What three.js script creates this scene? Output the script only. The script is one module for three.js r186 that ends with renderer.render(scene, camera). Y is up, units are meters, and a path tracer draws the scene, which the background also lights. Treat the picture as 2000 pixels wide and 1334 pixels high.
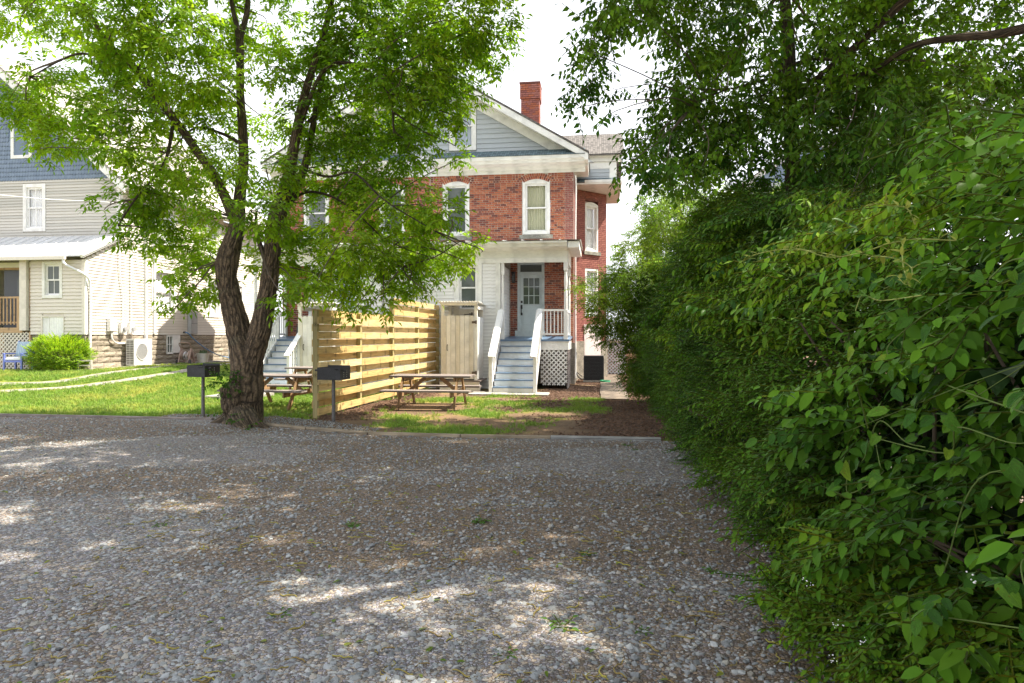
import * as THREE from 'three';
import { mergeGeometries } from 'three/addons/utils/BufferGeometryUtils.js';

// ---------------------------------------------------------------- camera, sky, sun, exposure
const scene = new THREE.Scene();
const camera = new THREE.PerspectiveCamera(54.32, 2000 / 1334, 0.05, 600);
camera.position.set(0, 1.63, 0);
camera.rotation.y = Math.atan(170 / 1300);          // looks 7.5 degrees left of the houses' depth axis (-z)
camera.setViewOffset(2000, 1334, 0, 12, 2000, 1334); // horizon a little above the middle
const renderer = new THREE.WebGLRenderer({ antialias: true });
renderer.toneMapping = THREE.LinearToneMapping;
renderer.toneMappingExposure = 3.3;
renderer.shadowMap.enabled = true;
{ // hazy bright summer sky, nearly white at the horizon, paler blue overhead
  const W = 64, Hh = 128, d = new Float32Array(W * Hh * 4);
  for (let j = 0; j < Hh; j++) for (let i = 0; i < W; i++) {
    const el = ((j + 0.5) / Hh - 0.5) * Math.PI, t = Math.max(0, Math.sin(el)), k = (j * W + i) * 4;
    const a = Math.pow(t, 0.7);
    d[k] = 0.575 - 0.10 * a; d[k + 1] = 0.575 - 0.07 * a; d[k + 2] = 0.58 - 0.01 * a; d[k + 3] = 1;
  }
  const sky = new THREE.DataTexture(d, W, Hh, THREE.RGBAFormat, THREE.FloatType);
  sky.mapping = THREE.EquirectangularReflectionMapping; sky.magFilter = THREE.LinearFilter; sky.needsUpdate = true;
  scene.background = sky; scene.environment = sky;
}
const sun = new THREE.DirectionalLight(new THREE.Color(1, 0.91, 0.76), 3.95);
sun.position.set(40, 68, -20); sun.target.position.set(0, 0, -11); scene.add(sun, sun.target);
sun.castShadow = true; sun.shadow.mapSize.set(4096, 4096);
Object.assign(sun.shadow.camera, { left: -40, right: 40, top: 40, bottom: -40, near: 1, far: 160 });

// ---------------------------------------------------------------- helpers
let seed = 7;
function rnd() { seed = (seed + 0x6D2B79F5) | 0; let t = Math.imul(seed ^ (seed >>> 15), 1 | seed); t = (t + Math.imul(t ^ (t >>> 7), 61 | t)) ^ t; return ((t ^ (t >>> 14)) >>> 0) / 4294967296; }
const rr = (a, b) => a + (b - a) * rnd();
const V = (x, y, z) => new THREE.Vector3(x, y, z);
const lerp = (a, b, t) => a + (b - a) * t, clamp = (x, a = 0, b = 1) => Math.min(b, Math.max(a, x));
const smooth = t => { t = clamp(t); return t * t * (3 - 2 * t); };
function h3(x, y, z) { let h = (Math.imul(x, 374761393) + Math.imul(y, 668265263) + Math.imul(z, 1274126177)) | 0; h = Math.imul(h ^ (h >>> 13), 1274126177); return ((h ^ (h >>> 16)) >>> 0) / 4294967296; }
function vn(x, y, z = 0, px = 0, py = 0) { // value noise 0..1, optionally periodic
  const X = Math.floor(x), Y = Math.floor(y), Z = Math.floor(z), u = smooth(x - X), v = smooth(y - Y), w = smooth(z - Z);
  const mx = i => px ? ((i % px) + px) % px : i, my = i => py ? ((i % py) + py) % py : i;
  const c = (i, j, k) => h3(mx(X + i), my(Y + j), Z + k);
  const f = k => lerp(lerp(c(0, 0, k), c(1, 0, k), u), lerp(c(0, 1, k), c(1, 1, k), u), v);
  return z === 0 ? f(0) : lerp(f(0), f(1), w);
}
function fbm(x, y, z = 0, o = 4) { let s = 0, a = 0.5; for (let i = 0; i < o; i++) { s += a * vn(x, y, z); x = x * 2.03 + 17; y = y * 2.03 + 9; z = z ? z * 2.03 + 5 : 0; a *= 0.5; } return s; }
function pfbm(x, y, p, q, o = 4) { let s = 0, a = 0.5; for (let i = 0; i < o; i++) { s += a * vn(x, y, 0, p, q); x *= 2; y *= 2; p *= 2; q *= 2; a *= 0.5; } return s; }
function texture(n, m, f, srgb = true) { // f(u, v) -> [r,g,b] 0..1
  const d = new Uint8Array(n * m * 4);
  for (let j = 0; j < m; j++) for (let i = 0; i < n; i++) { const c = f(i / n, j / m, i, j), k = (j * n + i) * 4; for (let q = 0; q < 3; q++) d[k + q] = clamp(c[q]) * 255; d[k + 3] = 255; }
  const t = new THREE.DataTexture(d, n, m, THREE.RGBAFormat); t.wrapS = t.wrapT = THREE.RepeatWrapping; t.magFilter = THREE.LinearFilter; t.minFilter = THREE.LinearMipmapLinearFilter; t.generateMipmaps = true;
  if (srgb) t.colorSpace = THREE.SRGBColorSpace; t.needsUpdate = true; return t;
}
const rep = (t, x, y) => { const c = t.clone(); c.repeat.set(x, y); c.needsUpdate = true; return c; };
const g1 = v => [v, v, v];
const T = {};
// wood: u along the grain (1 unit = 1 m), v across
T.grain = texture(512, 256, (u, v) => { const w = pfbm(u * 3, v * 12, 3, 12, 3), s = pfbm(u * 4, v * 90, 4, 90, 3); let k = 0.80 + 0.34 * s + 0.16 * (w - 0.5);
  for (const [a, b] of [[0.13, 0.3], [0.46, 0.72], [0.81, 0.18], [0.68, 0.9]]) { const q = Math.hypot((u - a) * 16, (v - b) * 10); if (q < 1) k -= 0.45 * (1 - q) * (0.6 + 0.4 * Math.sin(q * 20)); }
  return [k * 1.0, k * (0.97 + 0.03 * s), k * (0.93 + 0.07 * s)]; });
T.grey = texture(512, 256, (u, v) => { const s = pfbm(u * 3, v * 70, 3, 70, 4), w = pfbm(u * 5, v * 5, 5, 5, 3); return g1(0.56 + 0.6 * s + 0.25 * (w - 0.5)); });
T.dirt = texture(512, 512, (u, v) => { const a = pfbm(u * 4, v * 4, 4, 4, 5), b = pfbm(u * 40, v * 12, 40, 12, 3); return g1(0.965 + 0.20 * (a - 0.45) + 0.06 * (b - 0.45)); });
T.fleck = texture(512, 512, (u, v) => { const a = pfbm(u * 6, v * 6, 6, 6, 4), b = pfbm(u * 110, v * 110, 110, 110, 2); return g1(0.86 + 0.5 * (a - 0.45) + 0.7 * (b - 0.4)); });
T.bump = texture(512, 512, (u, v) => g1(pfbm(u * 40, v * 40, 40, 40, 4)), false);
T.roof = texture(512, 512, (u, v) => { const r = Math.floor(v * 12), o = h3(r, 3, 1), c = Math.floor((u + o) * 10 % 10), k = h3(c, r, 5), e = (v * 12) % 1; const n = pfbm(u * 128, v * 128, 128, 128, 2); return g1((0.72 + 0.28 * k + 0.3 * (n - 0.4)) * (e < 0.09 ? 0.45 : 1)); });
const furrow = (u, v) => { const x = u * 40 + 2.6 * (pfbm(u * 4, v * 7, 4, 7, 3) - 0.42), a = Math.abs(vn(x, v * 8, 0, 40, 8) - 0.5) * 2, b = Math.abs(vn(x * 2 + 7, v * 17, 0, 80, 17) - 0.5) * 2; return clamp(1.25 * Math.min(1, a * 1.5) * (0.6 + 0.4 * b)); };
T.bark = texture(512, 1024, (u, v) => { const n = pfbm(u * 60, v * 60, 60, 60, 3); return g1(furrow(u, v) * 0.8 + 0.3 * (n - 0.35)); }, false);
T.barkc = texture(512, 1024, (u, v) => { const r = furrow(u, v), n = pfbm(u * 60, v * 60, 60, 60, 3), l = pfbm(u * 5, v * 9, 5, 9, 4), k = 0.46 + 0.44 * r + 0.5 * (n - 0.4), g = clamp((l - 0.5) * 5) * 0.5; return [k * (1 - 0.04 * g), k * (0.95 + 0.08 * g), k * (0.88 + 0.08 * g)]; });

const std = (r, g, b, o = {}) => { const m = new THREE.MeshStandardMaterial({ roughness: 0.8, ...o }); m.color.setRGB(r, g, b); return m; };
const phy = (r, g, b, o = {}) => { const m = new THREE.MeshPhysicalMaterial({ roughness: 0.8, ...o }); m.color.setRGB(r, g, b); return m; };
const M = {
  white: std(0.85, 0.85, 0.84, { roughness: 0.5, map: T.dirt }), trim: std(0.84, 0.84, 0.81, { roughness: 0.55, map: T.dirt }),
  cream: std(0.89, 0.865, 0.81, { roughness: 0.6, map: T.dirt }), vinyl: [0, 1, 2].map(i => std(0.69 + 0.02 * i, 0.64 + 0.02 * i, 0.565 + 0.02 * i, { roughness: 0.5, map: T.dirt })),
  worn: [0, 1, 2].map(i => std(0.60 - 0.05 * i, 0.58 - 0.045 * i, 0.53 - 0.04 * i, { roughness: 0.75, map: T.dirt })),
  whiteboard: [0, 1, 2].map(i => std(0.85 - 0.02 * i, 0.85 - 0.02 * i, 0.85 - 0.02 * i, { roughness: 0.5, map: T.dirt })),
  greyboard: [0, 1, 2].map(i => std(0.46 - 0.02 * i, 0.50 - 0.02 * i, 0.53 - 0.02 * i, { roughness: 0.6, map: T.dirt })),
  bluetread: std(0.125, 0.205, 0.325, { roughness: 0.35, map: T.dirt }), doorblue: std(0.62, 0.68, 0.69, { roughness: 0.4, map: T.dirt }),
  pine: [0, 1, 2, 3, 4].map(i => std([0.74, 0.68, 0.78, 0.62, 0.72][i], [0.56, 0.485, 0.62, 0.43, 0.53][i], [0.31, 0.24, 0.37, 0.205, 0.28][i] - 0.03, { roughness: 0.75, map: T.grain, bumpMap: T.grain, bumpScale: 0.0012 })),
  post: std(0.44, 0.38, 0.19, { roughness: 0.8, map: T.grain }), deckwood: std(0.52, 0.36, 0.22, { roughness: 0.8, map: T.grain }),
  oldwood: [0, 1, 2].map(i => std(0.33 - 0.04 * i, 0.275 - 0.035 * i, 0.25 - 0.03 * i, { roughness: 0.85, map: T.grey, bumpMap: T.grey, bumpScale: 0.002 })), leg: std(0.32, 0.20, 0.105, { roughness: 0.8, map: T.grain }),
  black: std(0.035, 0.037, 0.042, { roughness: 0.6, map: T.fleck }), iron: std(0.02, 0.02, 0.022, { roughness: 0.45 }), steel: std(0.22, 0.21, 0.21, { roughness: 0.55, metalness: 0.5, map: T.fleck }),
  dark: std(0.012, 0.012, 0.013, { roughness: 0.7 }), grey: std(0.36, 0.36, 0.37, { roughness: 0.5, map: T.dirt }), pvc: std(0.68, 0.68, 0.69, { roughness: 0.35 }), metalroof: std(0.72, 0.73, 0.74, { roughness: 0.35, metalness: 0.25, map: T.dirt }),
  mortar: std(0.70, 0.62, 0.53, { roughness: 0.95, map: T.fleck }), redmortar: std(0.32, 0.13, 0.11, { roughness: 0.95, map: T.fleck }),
  brick: [[.57, .18, .095], [.50, .15, .085], [.62, .22, .115], [.45, .13, .08], [.31, .095, .07], [.64, .23, .125], [.24, .08, .065]].map(c => std(...c, { roughness: 0.9, map: T.fleck })),
  redbrick: [[.48, .18, .145], [.44, .16, .13], [.52, .20, .16], [.40, .14, .12]].map(c => std(...c, { roughness: 0.8, map: T.fleck })),
  stone: [0, 1, 2, 3].map(i => std(0.55 - 0.04 * i, 0.48 - 0.038 * i, 0.38 - 0.03 * i, { roughness: 0.95, map: rep(T.fleck, 2, 2), bumpMap: rep(T.bump, 1, 1), bumpScale: 0.006 })),
  stucco: std(0.36, 0.32, 0.26, { roughness: 0.95, map: T.fleck, bumpMap: T.bump, bumpScale: 0.01 }), sill: std(0.44, 0.43, 0.37, { roughness: 0.9, map: T.fleck }),
  path: std(0.20, 0.155, 0.115, { roughness: 0.95, map: T.fleck, bumpMap: T.bump, bumpScale: 0.004 }),
  concrete: std(0.54, 0.51, 0.46, { roughness: 0.95, map: T.fleck, bumpMap: T.bump, bumpScale: 0.002 }),
  shingle: std(0.175, 0.16, 0.15, { roughness: 0.95, map: T.roof, bumpMap: T.roof, bumpScale: 0.004 }), paleshingle: std(0.62, 0.58, 0.54, { roughness: 0.95, map: T.roof, bumpMap: T.roof, bumpScale: 0.004 }), slate: std(0.13, 0.19, 0.215, { roughness: 0.9, map: T.roof }),
  fish: [0, 1, 2].map(i => std(0.165 + 0.015 * i, 0.225 + 0.017 * i, 0.315 + 0.02 * i, { roughness: 0.6, map: T.dirt })),
  glass: phy(1, 1, 1, { roughness: 0.02, transmission: 1, thickness: 0, ior: 1.5 }), screen: std(0.05, 0.055, 0.055, { roughness: 0.45 }), winglass: phy(0.10, 0.115, 0.11, { roughness: 0.04, specularIntensity: 1 }),
  curtain: std(0.46, 0.46, 0.33, { roughness: 0.95 }), whitecurtain: std(0.78, 0.79, 0.80, { roughness: 0.95 }), bluecurtain: std(0.42, 0.48, 0.55, { roughness: 0.95 }),
  copperbrown: std(0.33, 0.235, 0.20, { roughness: 0.6 }), bluehose: std(0.10, 0.23, 0.45, { roughness: 0.4 }), greenhose: std(0.03, 0.30, 0.14, { roughness: 0.4 }),
  bluechair: std(0.17, 0.22, 0.62, { roughness: 0.5 }), planter: std(0.72, 0.70, 0.66, { roughness: 0.7, map: T.dirt }), pink: std(0.68, 0.58, 0.57, { roughness: 0.7, map: T.dirt }),
  bark: std(0.20, 0.16, 0.118, { roughness: 0.95, map: T.barkc, bumpMap: T.bark, bumpScale: 0.03 }), darkbark: std(0.10, 0.075, 0.06, { roughness: 0.95, map: T.barkc, bumpMap: T.bark, bumpScale: 0.015 }),
  twig: std(0.10, 0.075, 0.055, { roughness: 0.9 }), vinestem: std(0.30, 0.34, 0.10, { roughness: 0.7 }),
};
const used = {};
function numbered(n) { used[n] = (used[n] || 0) + 1; return used[n] === 1 ? n : n + '_' + String(used[n] - 1).padStart(3, '0'); }
function tag(o, label, category, group) { o.userData.label = label; o.userData.category = category; if (group) o.userData.group = group; return o; }
function thing(name, label, category, p = [0, 0, 0], turn = 0, group) { const o = new THREE.Group(); o.name = numbered(name); o.position.set(...p); o.rotation.y = turn; scene.add(o); return tag(o, label, category, group); }
function shade(o) { o.castShadow = o.receiveShadow = true; return o; }
function clean(g) { const q = g.index ? g.toNonIndexed() : g; for (const k of Object.keys(q.attributes)) if (!['position', 'normal', 'uv'].includes(k)) q.deleteAttribute(k); return q; }
const merge = a => Array.isArray(a) ? (a.length === 1 ? a[0] : mergeGeometries(a.map(clean))) : a;
function part(name, geos, mat, parent = scene) { const o = shade(new THREE.Mesh(merge(geos), mat)); o.name = parent === scene ? numbered(name) : name; parent.add(o); return o; }
function struct(name, geos, mat) { const o = part(name, geos, mat); o.userData.kind = 'structure'; return o; }
// box between two corners, uv in metres, u along the longest side of each face
function bx(x0, y0, z0, x1, y1, z1) {
  const w = Math.abs(x1 - x0), h = Math.abs(y1 - y0), d = Math.abs(z1 - z0), g = new THREE.BoxGeometry(w, h, d), uv = g.attributes.uv, o = rnd(), q = rnd();
  const dims = [[d, h], [d, h], [w, d], [w, d], [w, h], [w, h]];
  for (let f = 0; f < 6; f++) for (let i = 0; i < 4; i++) { const k = f * 4 + i, [a, b] = dims[f]; let s = uv.getX(k) * a, t = uv.getY(k) * b; if (b > a) [s, t] = [t, s]; uv.setXY(k, s + o, t + q); }
  return g.translate((x0 + x1) / 2, (y0 + y1) / 2, (z0 + z1) / 2);
}
// bar of rectangular section between two points (w across, h in the plane that holds up)
function bar(a, b, w, h, up = V(0, 1, 0)) {
  const A = V(...a), B = V(...b), l = A.distanceTo(B), g = bx(-l / 2, -h / 2, -w / 2, l / 2, h / 2, w / 2);
  const x = B.clone().sub(A).normalize(), z = x.clone().cross(up).normalize(), y = z.clone().cross(x);
  return g.applyMatrix4(new THREE.Matrix4().makeBasis(x, y, z).setPosition(A.add(B).multiplyScalar(0.5)));
}
function tube(pts, r, seg = 8, n = 0, closed = false) { const c = new THREE.CatmullRomCurve3(pts.map(p => V(...p)), closed); return new THREE.TubeGeometry(c, n || pts.length * 6, r, seg, closed); }
// tapered limb along points with radii, wandering a little; uv u round, v along in metres
function limb(pts, radii, seg = 10, per = 5, rough = 0, offs = 0) {
  const c = new THREE.CatmullRomCurve3(pts.map(p => V(...p)), false, 'centripetal'), n = pts.length - 1, N = n * per, pos = [], uv = [], idx = [], P = V(), Tn = V(), X = V(1, 0, 0), Z = V();
  let len = 0, last = null, base = V(1, 0, 0.3).normalize();
  for (let i = 0; i <= N; i++) {
    const t = i / N; c.getPoint(t, P); c.getTangent(t, Tn); if (last) len += P.distanceTo(last); last = P.clone();
    X.copy(base).addScaledVector(Tn, -base.dot(Tn)).normalize(); Z.crossVectors(Tn, X);
    const k = Math.min(n - 1e-6, t * n), r0 = lerp(radii[Math.floor(k)], radii[Math.floor(k) + 1], k % 1);
    for (let j = 0; j <= seg; j++) {
      const a = j / seg * Math.PI * 2, ca = Math.cos(a), sa = Math.sin(a);
      let r = r0; if (rough) { r *= 1 + 0.22 * (fbm(ca * 1.4 + 5 + offs, sa * 1.4 + 5, len * 1.4 + 1.5, 3) - 0.44); r += rough * (Math.abs(vn((j % seg) * 0.9 + 3 * vn(ca * 2 + 9, len * 3, sa * 2 + 4), len * 4.5, 7.3) - 0.5) * 2 - 0.5); }
      pos.push(P.x + (X.x * ca + Z.x * sa) * r, P.y + (X.y * ca + Z.y * sa) * r, P.z + (X.z * ca + Z.z * sa) * r); uv.push(j / seg * Math.max(1, Math.round(r0 * 5)), len * 0.7);
    }
  }
  for (let i = 0; i < N; i++) for (let j = 0; j < seg; j++) { const a = i * (seg + 1) + j, b = a + seg + 1; idx.push(a, a + 1, b, b, a + 1, b + 1); }
  const g = new THREE.BufferGeometry(); g.setAttribute('position', new THREE.Float32BufferAttribute(pos, 3)); g.setAttribute('uv', new THREE.Float32BufferAttribute(uv, 2)); g.setIndex(idx); g.computeVertexNormals(); return g;
}
const FRONT = (x, y, z) => new THREE.Matrix4().makeBasis(V(1, 0, 0), V(0, 1, 0), V(0, 0, 1)).setPosition(x, y, z);
const RIGHT = (x, y, z) => new THREE.Matrix4().makeBasis(V(0, 0, -1), V(0, 1, 0), V(1, 0, 0)).setPosition(x, y, z);  // faces +x, u runs away from the street
const LEFT = (x, y, z) => new THREE.Matrix4().makeBasis(V(0, 0, 1), V(0, 1, 0), V(-1, 0, 0)).setPosition(x, y, z);
const FACE = (a, b, y) => { const u = V(b[0] - a[0], 0, b[1] - a[1]).normalize(); return new THREE.Matrix4().makeBasis(u, V(0, 1, 0), V(-u.z, 0, u.x)).setPosition(a[0], y, a[1]); };
const place = (o, m) => { o.applyMatrix4(m); return o; };
// a wall with real openings: outline [[u,v]...], holes [u0,v0,u1,v1], thickness behind the face
function panel(name, m, outline, holes, mat, parent, thick = 0.16, back = 0.02) {
  const s = new THREE.Shape(outline.map(p => new THREE.Vector2(...p)));
  for (const [a, b, c, d] of holes) s.holes.push(new THREE.Path([[a, b], [a, d], [c, d], [c, b]].map(p => new THREE.Vector2(...p))));
  const g = new THREE.ExtrudeGeometry(s, { depth: thick, bevelEnabled: false }).translate(0, 0, -thick - back);
  return place(part(name, g, mat, parent), m);
}
// lapped boards, each one a mesh, cut where openings are; clip(v) -> [u0,u1]
const lapShape = (butt, top) => { const g = new THREE.BoxGeometry(1, 1, 1).translate(0.5, 0.5, 0), p = g.attributes.position; for (let i = 0; i < p.count; i++) if (p.getZ(i) > 0) p.setZ(i, p.getY(i) < 0.5 ? butt : top); else p.setZ(i, -0.018); g.computeVertexNormals(); return g; }, lap = lapShape(0.022, 0.006), lapDeep = lapShape(0.027, 0.003);
function siding(parent, m, v0, v1, step, clip, holes, mats, name = 'siding_board') {
  const n = Math.round((v1 - v0) / step), e = (v1 - v0) / n; let c = 0;
  for (let i = 0; i < n; i++) {
    const a = v0 + i * e, b = a + e, [u0, u1] = clip((a + b) / 2); if (u1 - u0 < 0.05) continue;
    let cuts = [[u0, u1]];
    for (const h of holes) if (h[1] < b - 0.01 && h[3] > a + 0.01) cuts = cuts.flatMap(([p, q]) => [[p, Math.min(q, h[0])], [Math.max(p, h[2]), q]].filter(x => x[1] - x[0] > 0.02));
    for (const [p, q] of cuts) { const o = shade(new THREE.Mesh(mats === M.vinyl || mats === M.worn ? lapDeep : lap, mats[Math.floor(h3(c++, i, 7) * mats.length)])); o.name = name; o.position.set(p, a, 0); o.scale.set(q - p, e, 1); o.updateMatrix(); parent.add(place(o, m)); }
  }
}
// bricks: list of spots in wall axes -> single meshes for the first `single`, one instanced part for the rest
const BRICK = new THREE.BoxGeometry(1, 1, 1);
function layBricks(parent, spots, mats, single) {
  const dummy = new THREE.Object3D();
  spots.slice(0, single).forEach((s, i) => { const o = shade(new THREE.Mesh(BRICK, mats[Math.floor(h3(i, 11, s.k) * mats.length)])); o.name = 'brick'; o.applyMatrix4(s.m); parent.add(o); });
  const rest = spots.slice(single); if (!rest.length) return;
  const im = shade(new THREE.InstancedMesh(BRICK, M.brickany, rest.length)); im.name = 'brickwork'; im.userData.kind = 'stuff';
  rest.forEach((s, i) => { im.setMatrixAt(i, s.m); im.setColorAt(i, mats[Math.floor(h3(i, 11, s.k) * mats.length)].color); }); parent.add(im);
}
M.brickany = std(1, 1, 1, { roughness: 0.9, map: T.fleck });
function brickSpots(m, u0, u1, v0, v1, holes, arches = [], k = 1) {
  const out = [], ph = 0.0765, pl = 0.215, rows = Math.round((v1 - v0) / ph), e = (v1 - v0) / rows;
  for (let r = 0; r < rows; r++) {
    const head = r % 7 === 3, y = v0 + (r + 0.5) * e; let L = head ? pl / 2 : pl, u = u0 - (r % 2 ? L / 2 : 0);
    for (; u < u1; u += L) {
      L = head || arches.some(q => y > q[1] + .6 && y < q[1] + 1.15 && Math.abs(u + pl / 2 - q[0]) < .85) ? pl / 2 : pl;
      let a = Math.max(u, u0), b = Math.min(u + L, u1), cut = false; if (b - a < 0.04) continue;
      for (const h of holes) if (y > h[1] && y < h[3]) { if (a >= h[0] && b <= h[2]) cut = true; else if (a < h[0] && b > h[0]) b = h[0]; else if (a < h[2] && b > h[2]) a = h[2]; }
      for (const [cx, cy, R1] of arches) { const d = Math.hypot((a + b) / 2 - cx, y - cy), an = Math.abs(Math.atan2((a + b) / 2 - cx, y - cy)); if (d < R1 + .02 && an < 0.57) cut = true; }
      if (cut || b - a < 0.03) continue;
      const q = new THREE.Matrix4().makeTranslation((a + b) / 2, y, -0.038 + 0.003 * (h3(r, Math.round(u * 97), k) - 0.5)).multiply(new THREE.Matrix4().makeScale(b - a - 0.015, e - 0.015, 0.09));
      out.push({ m: m.clone().multiply(q), k, u: (a + b) / 2, v: y });
    }
  }
  for (const [cx, cy, R1, half] of arches) for (let ring = 0; ring < 2; ring++) { const R = R1 - 0.055 - ring * 0.115, n = Math.round(2 * half * R / 0.078); for (let i = 0; i < n; i++) { const a = -half + (i + 0.5) * 2 * half / n; out.push({ m: m.clone().multiply(new THREE.Matrix4().makeTranslation(cx + Math.sin(a) * R, cy + Math.cos(a) * R, -0.034).multiply(new THREE.Matrix4().makeRotationZ(-a)).multiply(new THREE.Matrix4().makeScale(0.064, 0.104, 0.09))), k, u: cx, v: cy + R }); } }
  return out;
}
// a sash window set into an opening w x h; m puts its bottom middle on the wall face
function makeWindow(parent, m, w, h, o = {}) {
  const c = o.casing ?? 0.11, F = [bx(-w / 2 - c, -c, -0.02, -w / 2, h + c, 0.035), bx(w / 2, -c, -0.02, w / 2 + c, h + c, 0.035), bx(-w / 2, h, -0.02, w / 2, h + c, 0.033), bx(-w / 2, -c, -0.02, w / 2, 0, 0.045),
    bx(-w / 2, 0, -0.13, -w / 2 + 0.02, h, -0.02), bx(w / 2 - 0.02, 0, -0.13, w / 2, h, -0.02), bx(-w / 2 + 0.02, h - 0.02, -0.13, w / 2 - 0.02, h, -0.02), bx(-w / 2 + 0.02, 0, -0.13, w / 2 - 0.02, 0.02, -0.02)];
  if (o.sill) F.push(bx(-w / 2 - c - 0.03, -c - 0.05, -0.02, w / 2 + c + 0.03, -c, 0.07));
  const win = part('window', F, o.mat ?? M.trim, parent), s = 0.05, mid = h * 0.5;
  if (o.head) { const sh = new THREE.Shape(); sh.moveTo(-w / 2 - c, 0); sh.lineTo(w / 2 + c, 0); sh.lineTo(w / 2 + c, 0.02); sh.quadraticCurveTo(0, o.head * 2, -w / 2 - c, 0.02); part('arched_head', new THREE.ExtrudeGeometry(sh, { depth: 0.06, bevelEnabled: false }).translate(0, h + c, -0.03), M.trim, win); }
  for (const [a, b, z] of [[0.02, mid + 0.025, -0.075], [mid - 0.025, h - 0.02, -0.045]]) {
    const l = -w / 2 + 0.02, r = w / 2 - 0.02, G = [bx(l, a, z - 0.015, l + s, b, z + 0.015), bx(r - s, a, z - 0.015, r, b, z + 0.015), bx(l + s, a, z - 0.015, r - s, a + s, z + 0.015), bx(l + s, b - s, z - 0.015, r - s, b, z + 0.015)];
    if (o.grid) { const [nx, ny] = o.grid; for (let i = 1; i < nx; i++) { const x = lerp(l + s, r - s, i / nx); G.push(bx(x - 0.011, a + s, z - 0.01, x + 0.011, b - s, z + 0.01)); } for (let j = 1; j < ny; j++) { const y = lerp(a + s, b - s, j / ny); G.push(bx(l + s, y - 0.011, z - 0.008, r - s, y + 0.011, z + 0.008)); } }
    const sash = part('sash', G, o.mat ?? M.white, win);
    const pane = part('pane', bx(l + s, a + s, z - 0.004, r - s, b - s, z + 0.004), o.pane ?? M.glass, win);
    if (!o.pane) { pane.geometry = new THREE.PlaneGeometry(r - l - 2 * s, b - a - 2 * s).translate((l + r) / 2, (a + b) / 2, z); }
  }
  if (o.curtain) { const n = 60, g = new THREE.PlaneGeometry(w - 0.04, h - 0.04, n, 1), p = g.attributes.position; for (let i = 0; i < p.count; i++) p.setZ(i, 0.014 * Math.sin(p.getX(i) * 60) + 0.008 * Math.sin(p.getX(i) * 143 + 1)); g.translate(0, h / 2, -0.15).computeVertexNormals(); o.curtain.side = THREE.DoubleSide; part('curtain', g, o.curtain, win); }
  return place(win, m);
}
// diagonal lattice in a rectangle, every slat a mesh
function lattice(parent, m, w, h, mat, pitch = 0.15, sw = 0.042) {
  for (const dir of [1, -1]) for (let k = -h; k < w; k += pitch) {
    let a = [k, 0], b = [k + h, h]; if (a[0] < 0) a = [0, -k]; if (b[0] > w) b = [w, w - k]; if (b[0] - a[0] < 0.04) continue;
    if (dir < 0) { a[0] = w - a[0]; b[0] = w - b[0]; }
    const o = shade(new THREE.Mesh(bar([a[0], a[1], dir * 0.005], [b[0], b[1], dir * 0.005], 0.008, sw, V(-dir, 1, 0)), mat)); o.name = 'lattice_slat'; parent.add(place(o, m));
  }
}

// ---------------------------------------------------------------- terrain
const gh = (x, z) => 0.44 * smooth((-x - 8) / 8) * smooth((-z - 13) / 7.5) - 0.1 * smooth((-z - 15.5) / 3) * smooth((x + 11) / 3);
const EDGE = [[-40, -12.1], [-12, -11.96], [-9.68, -11.93], [-7.26, -11.85], [-5.94, -11.3], [-4.98, -10.9], [-3.73, -10.5], [-2.18, -10.42], [-0.55, -10.42], [0.82, -10.43], [9, -10.45]];
function edgeZ(x) { for (let i = 1; i < EDGE.length; i++) if (x <= EDGE[i][0]) { const a = EDGE[i - 1], b = EDGE[i]; return lerp(a[1], b[1], (x - a[0]) / (b[0] - a[0])); } return -10.45; }
const apron = (x, z) => x > -6.6 && x < -3.75 && z < edgeZ(x) && z > edgeZ(x) - 1.25 + 0.25 * vn(x * 2, z * 2) + 0.25 * Math.max(0, x + 5) || x > -8.7 && x < -7 && z > -12.75 && z < -11.8;
function mulch(x, z) { // 0..1 how much bark covers the earth
  const n = fbm(x * 0.9 + 3, z * 0.9, 0, 4) - 0.45;
  let m = Math.max(smooth((x + 0.75 + n * 2.2) / 0.9) * smooth((-z - 10.2) / 0.6), smooth((x + 2.0) / 0.5) * smooth((-z - 17.6 + n * 2) / 0.8), smooth(1 - Math.abs(x + 5.1) / (0.75 + n * 1.6)) * smooth((-z - 11.8) / 0.8));
  m = Math.max(m, smooth((n - 0.02) * 7) * smooth((x + 3.2) / 1.5) * smooth((-z - 10.6) / 1.5) * 0.9);
  return clamp(m);
}
function grassy(x, z) { // 0..1 grass cover
  if (z > edgeZ(x) - 0.03 || apron(x, z)) return 0;
  const n = fbm(x * 0.8 + 20, z * 0.8 + 4, 0, 4), left = smooth((-x - 6.2) / 0.8);
  const c = lerp(clamp((n - 0.46) * 5 + 0.34), 0.97, left) * (1 - mulch(x, z));
  return clamp(c);
}
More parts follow.
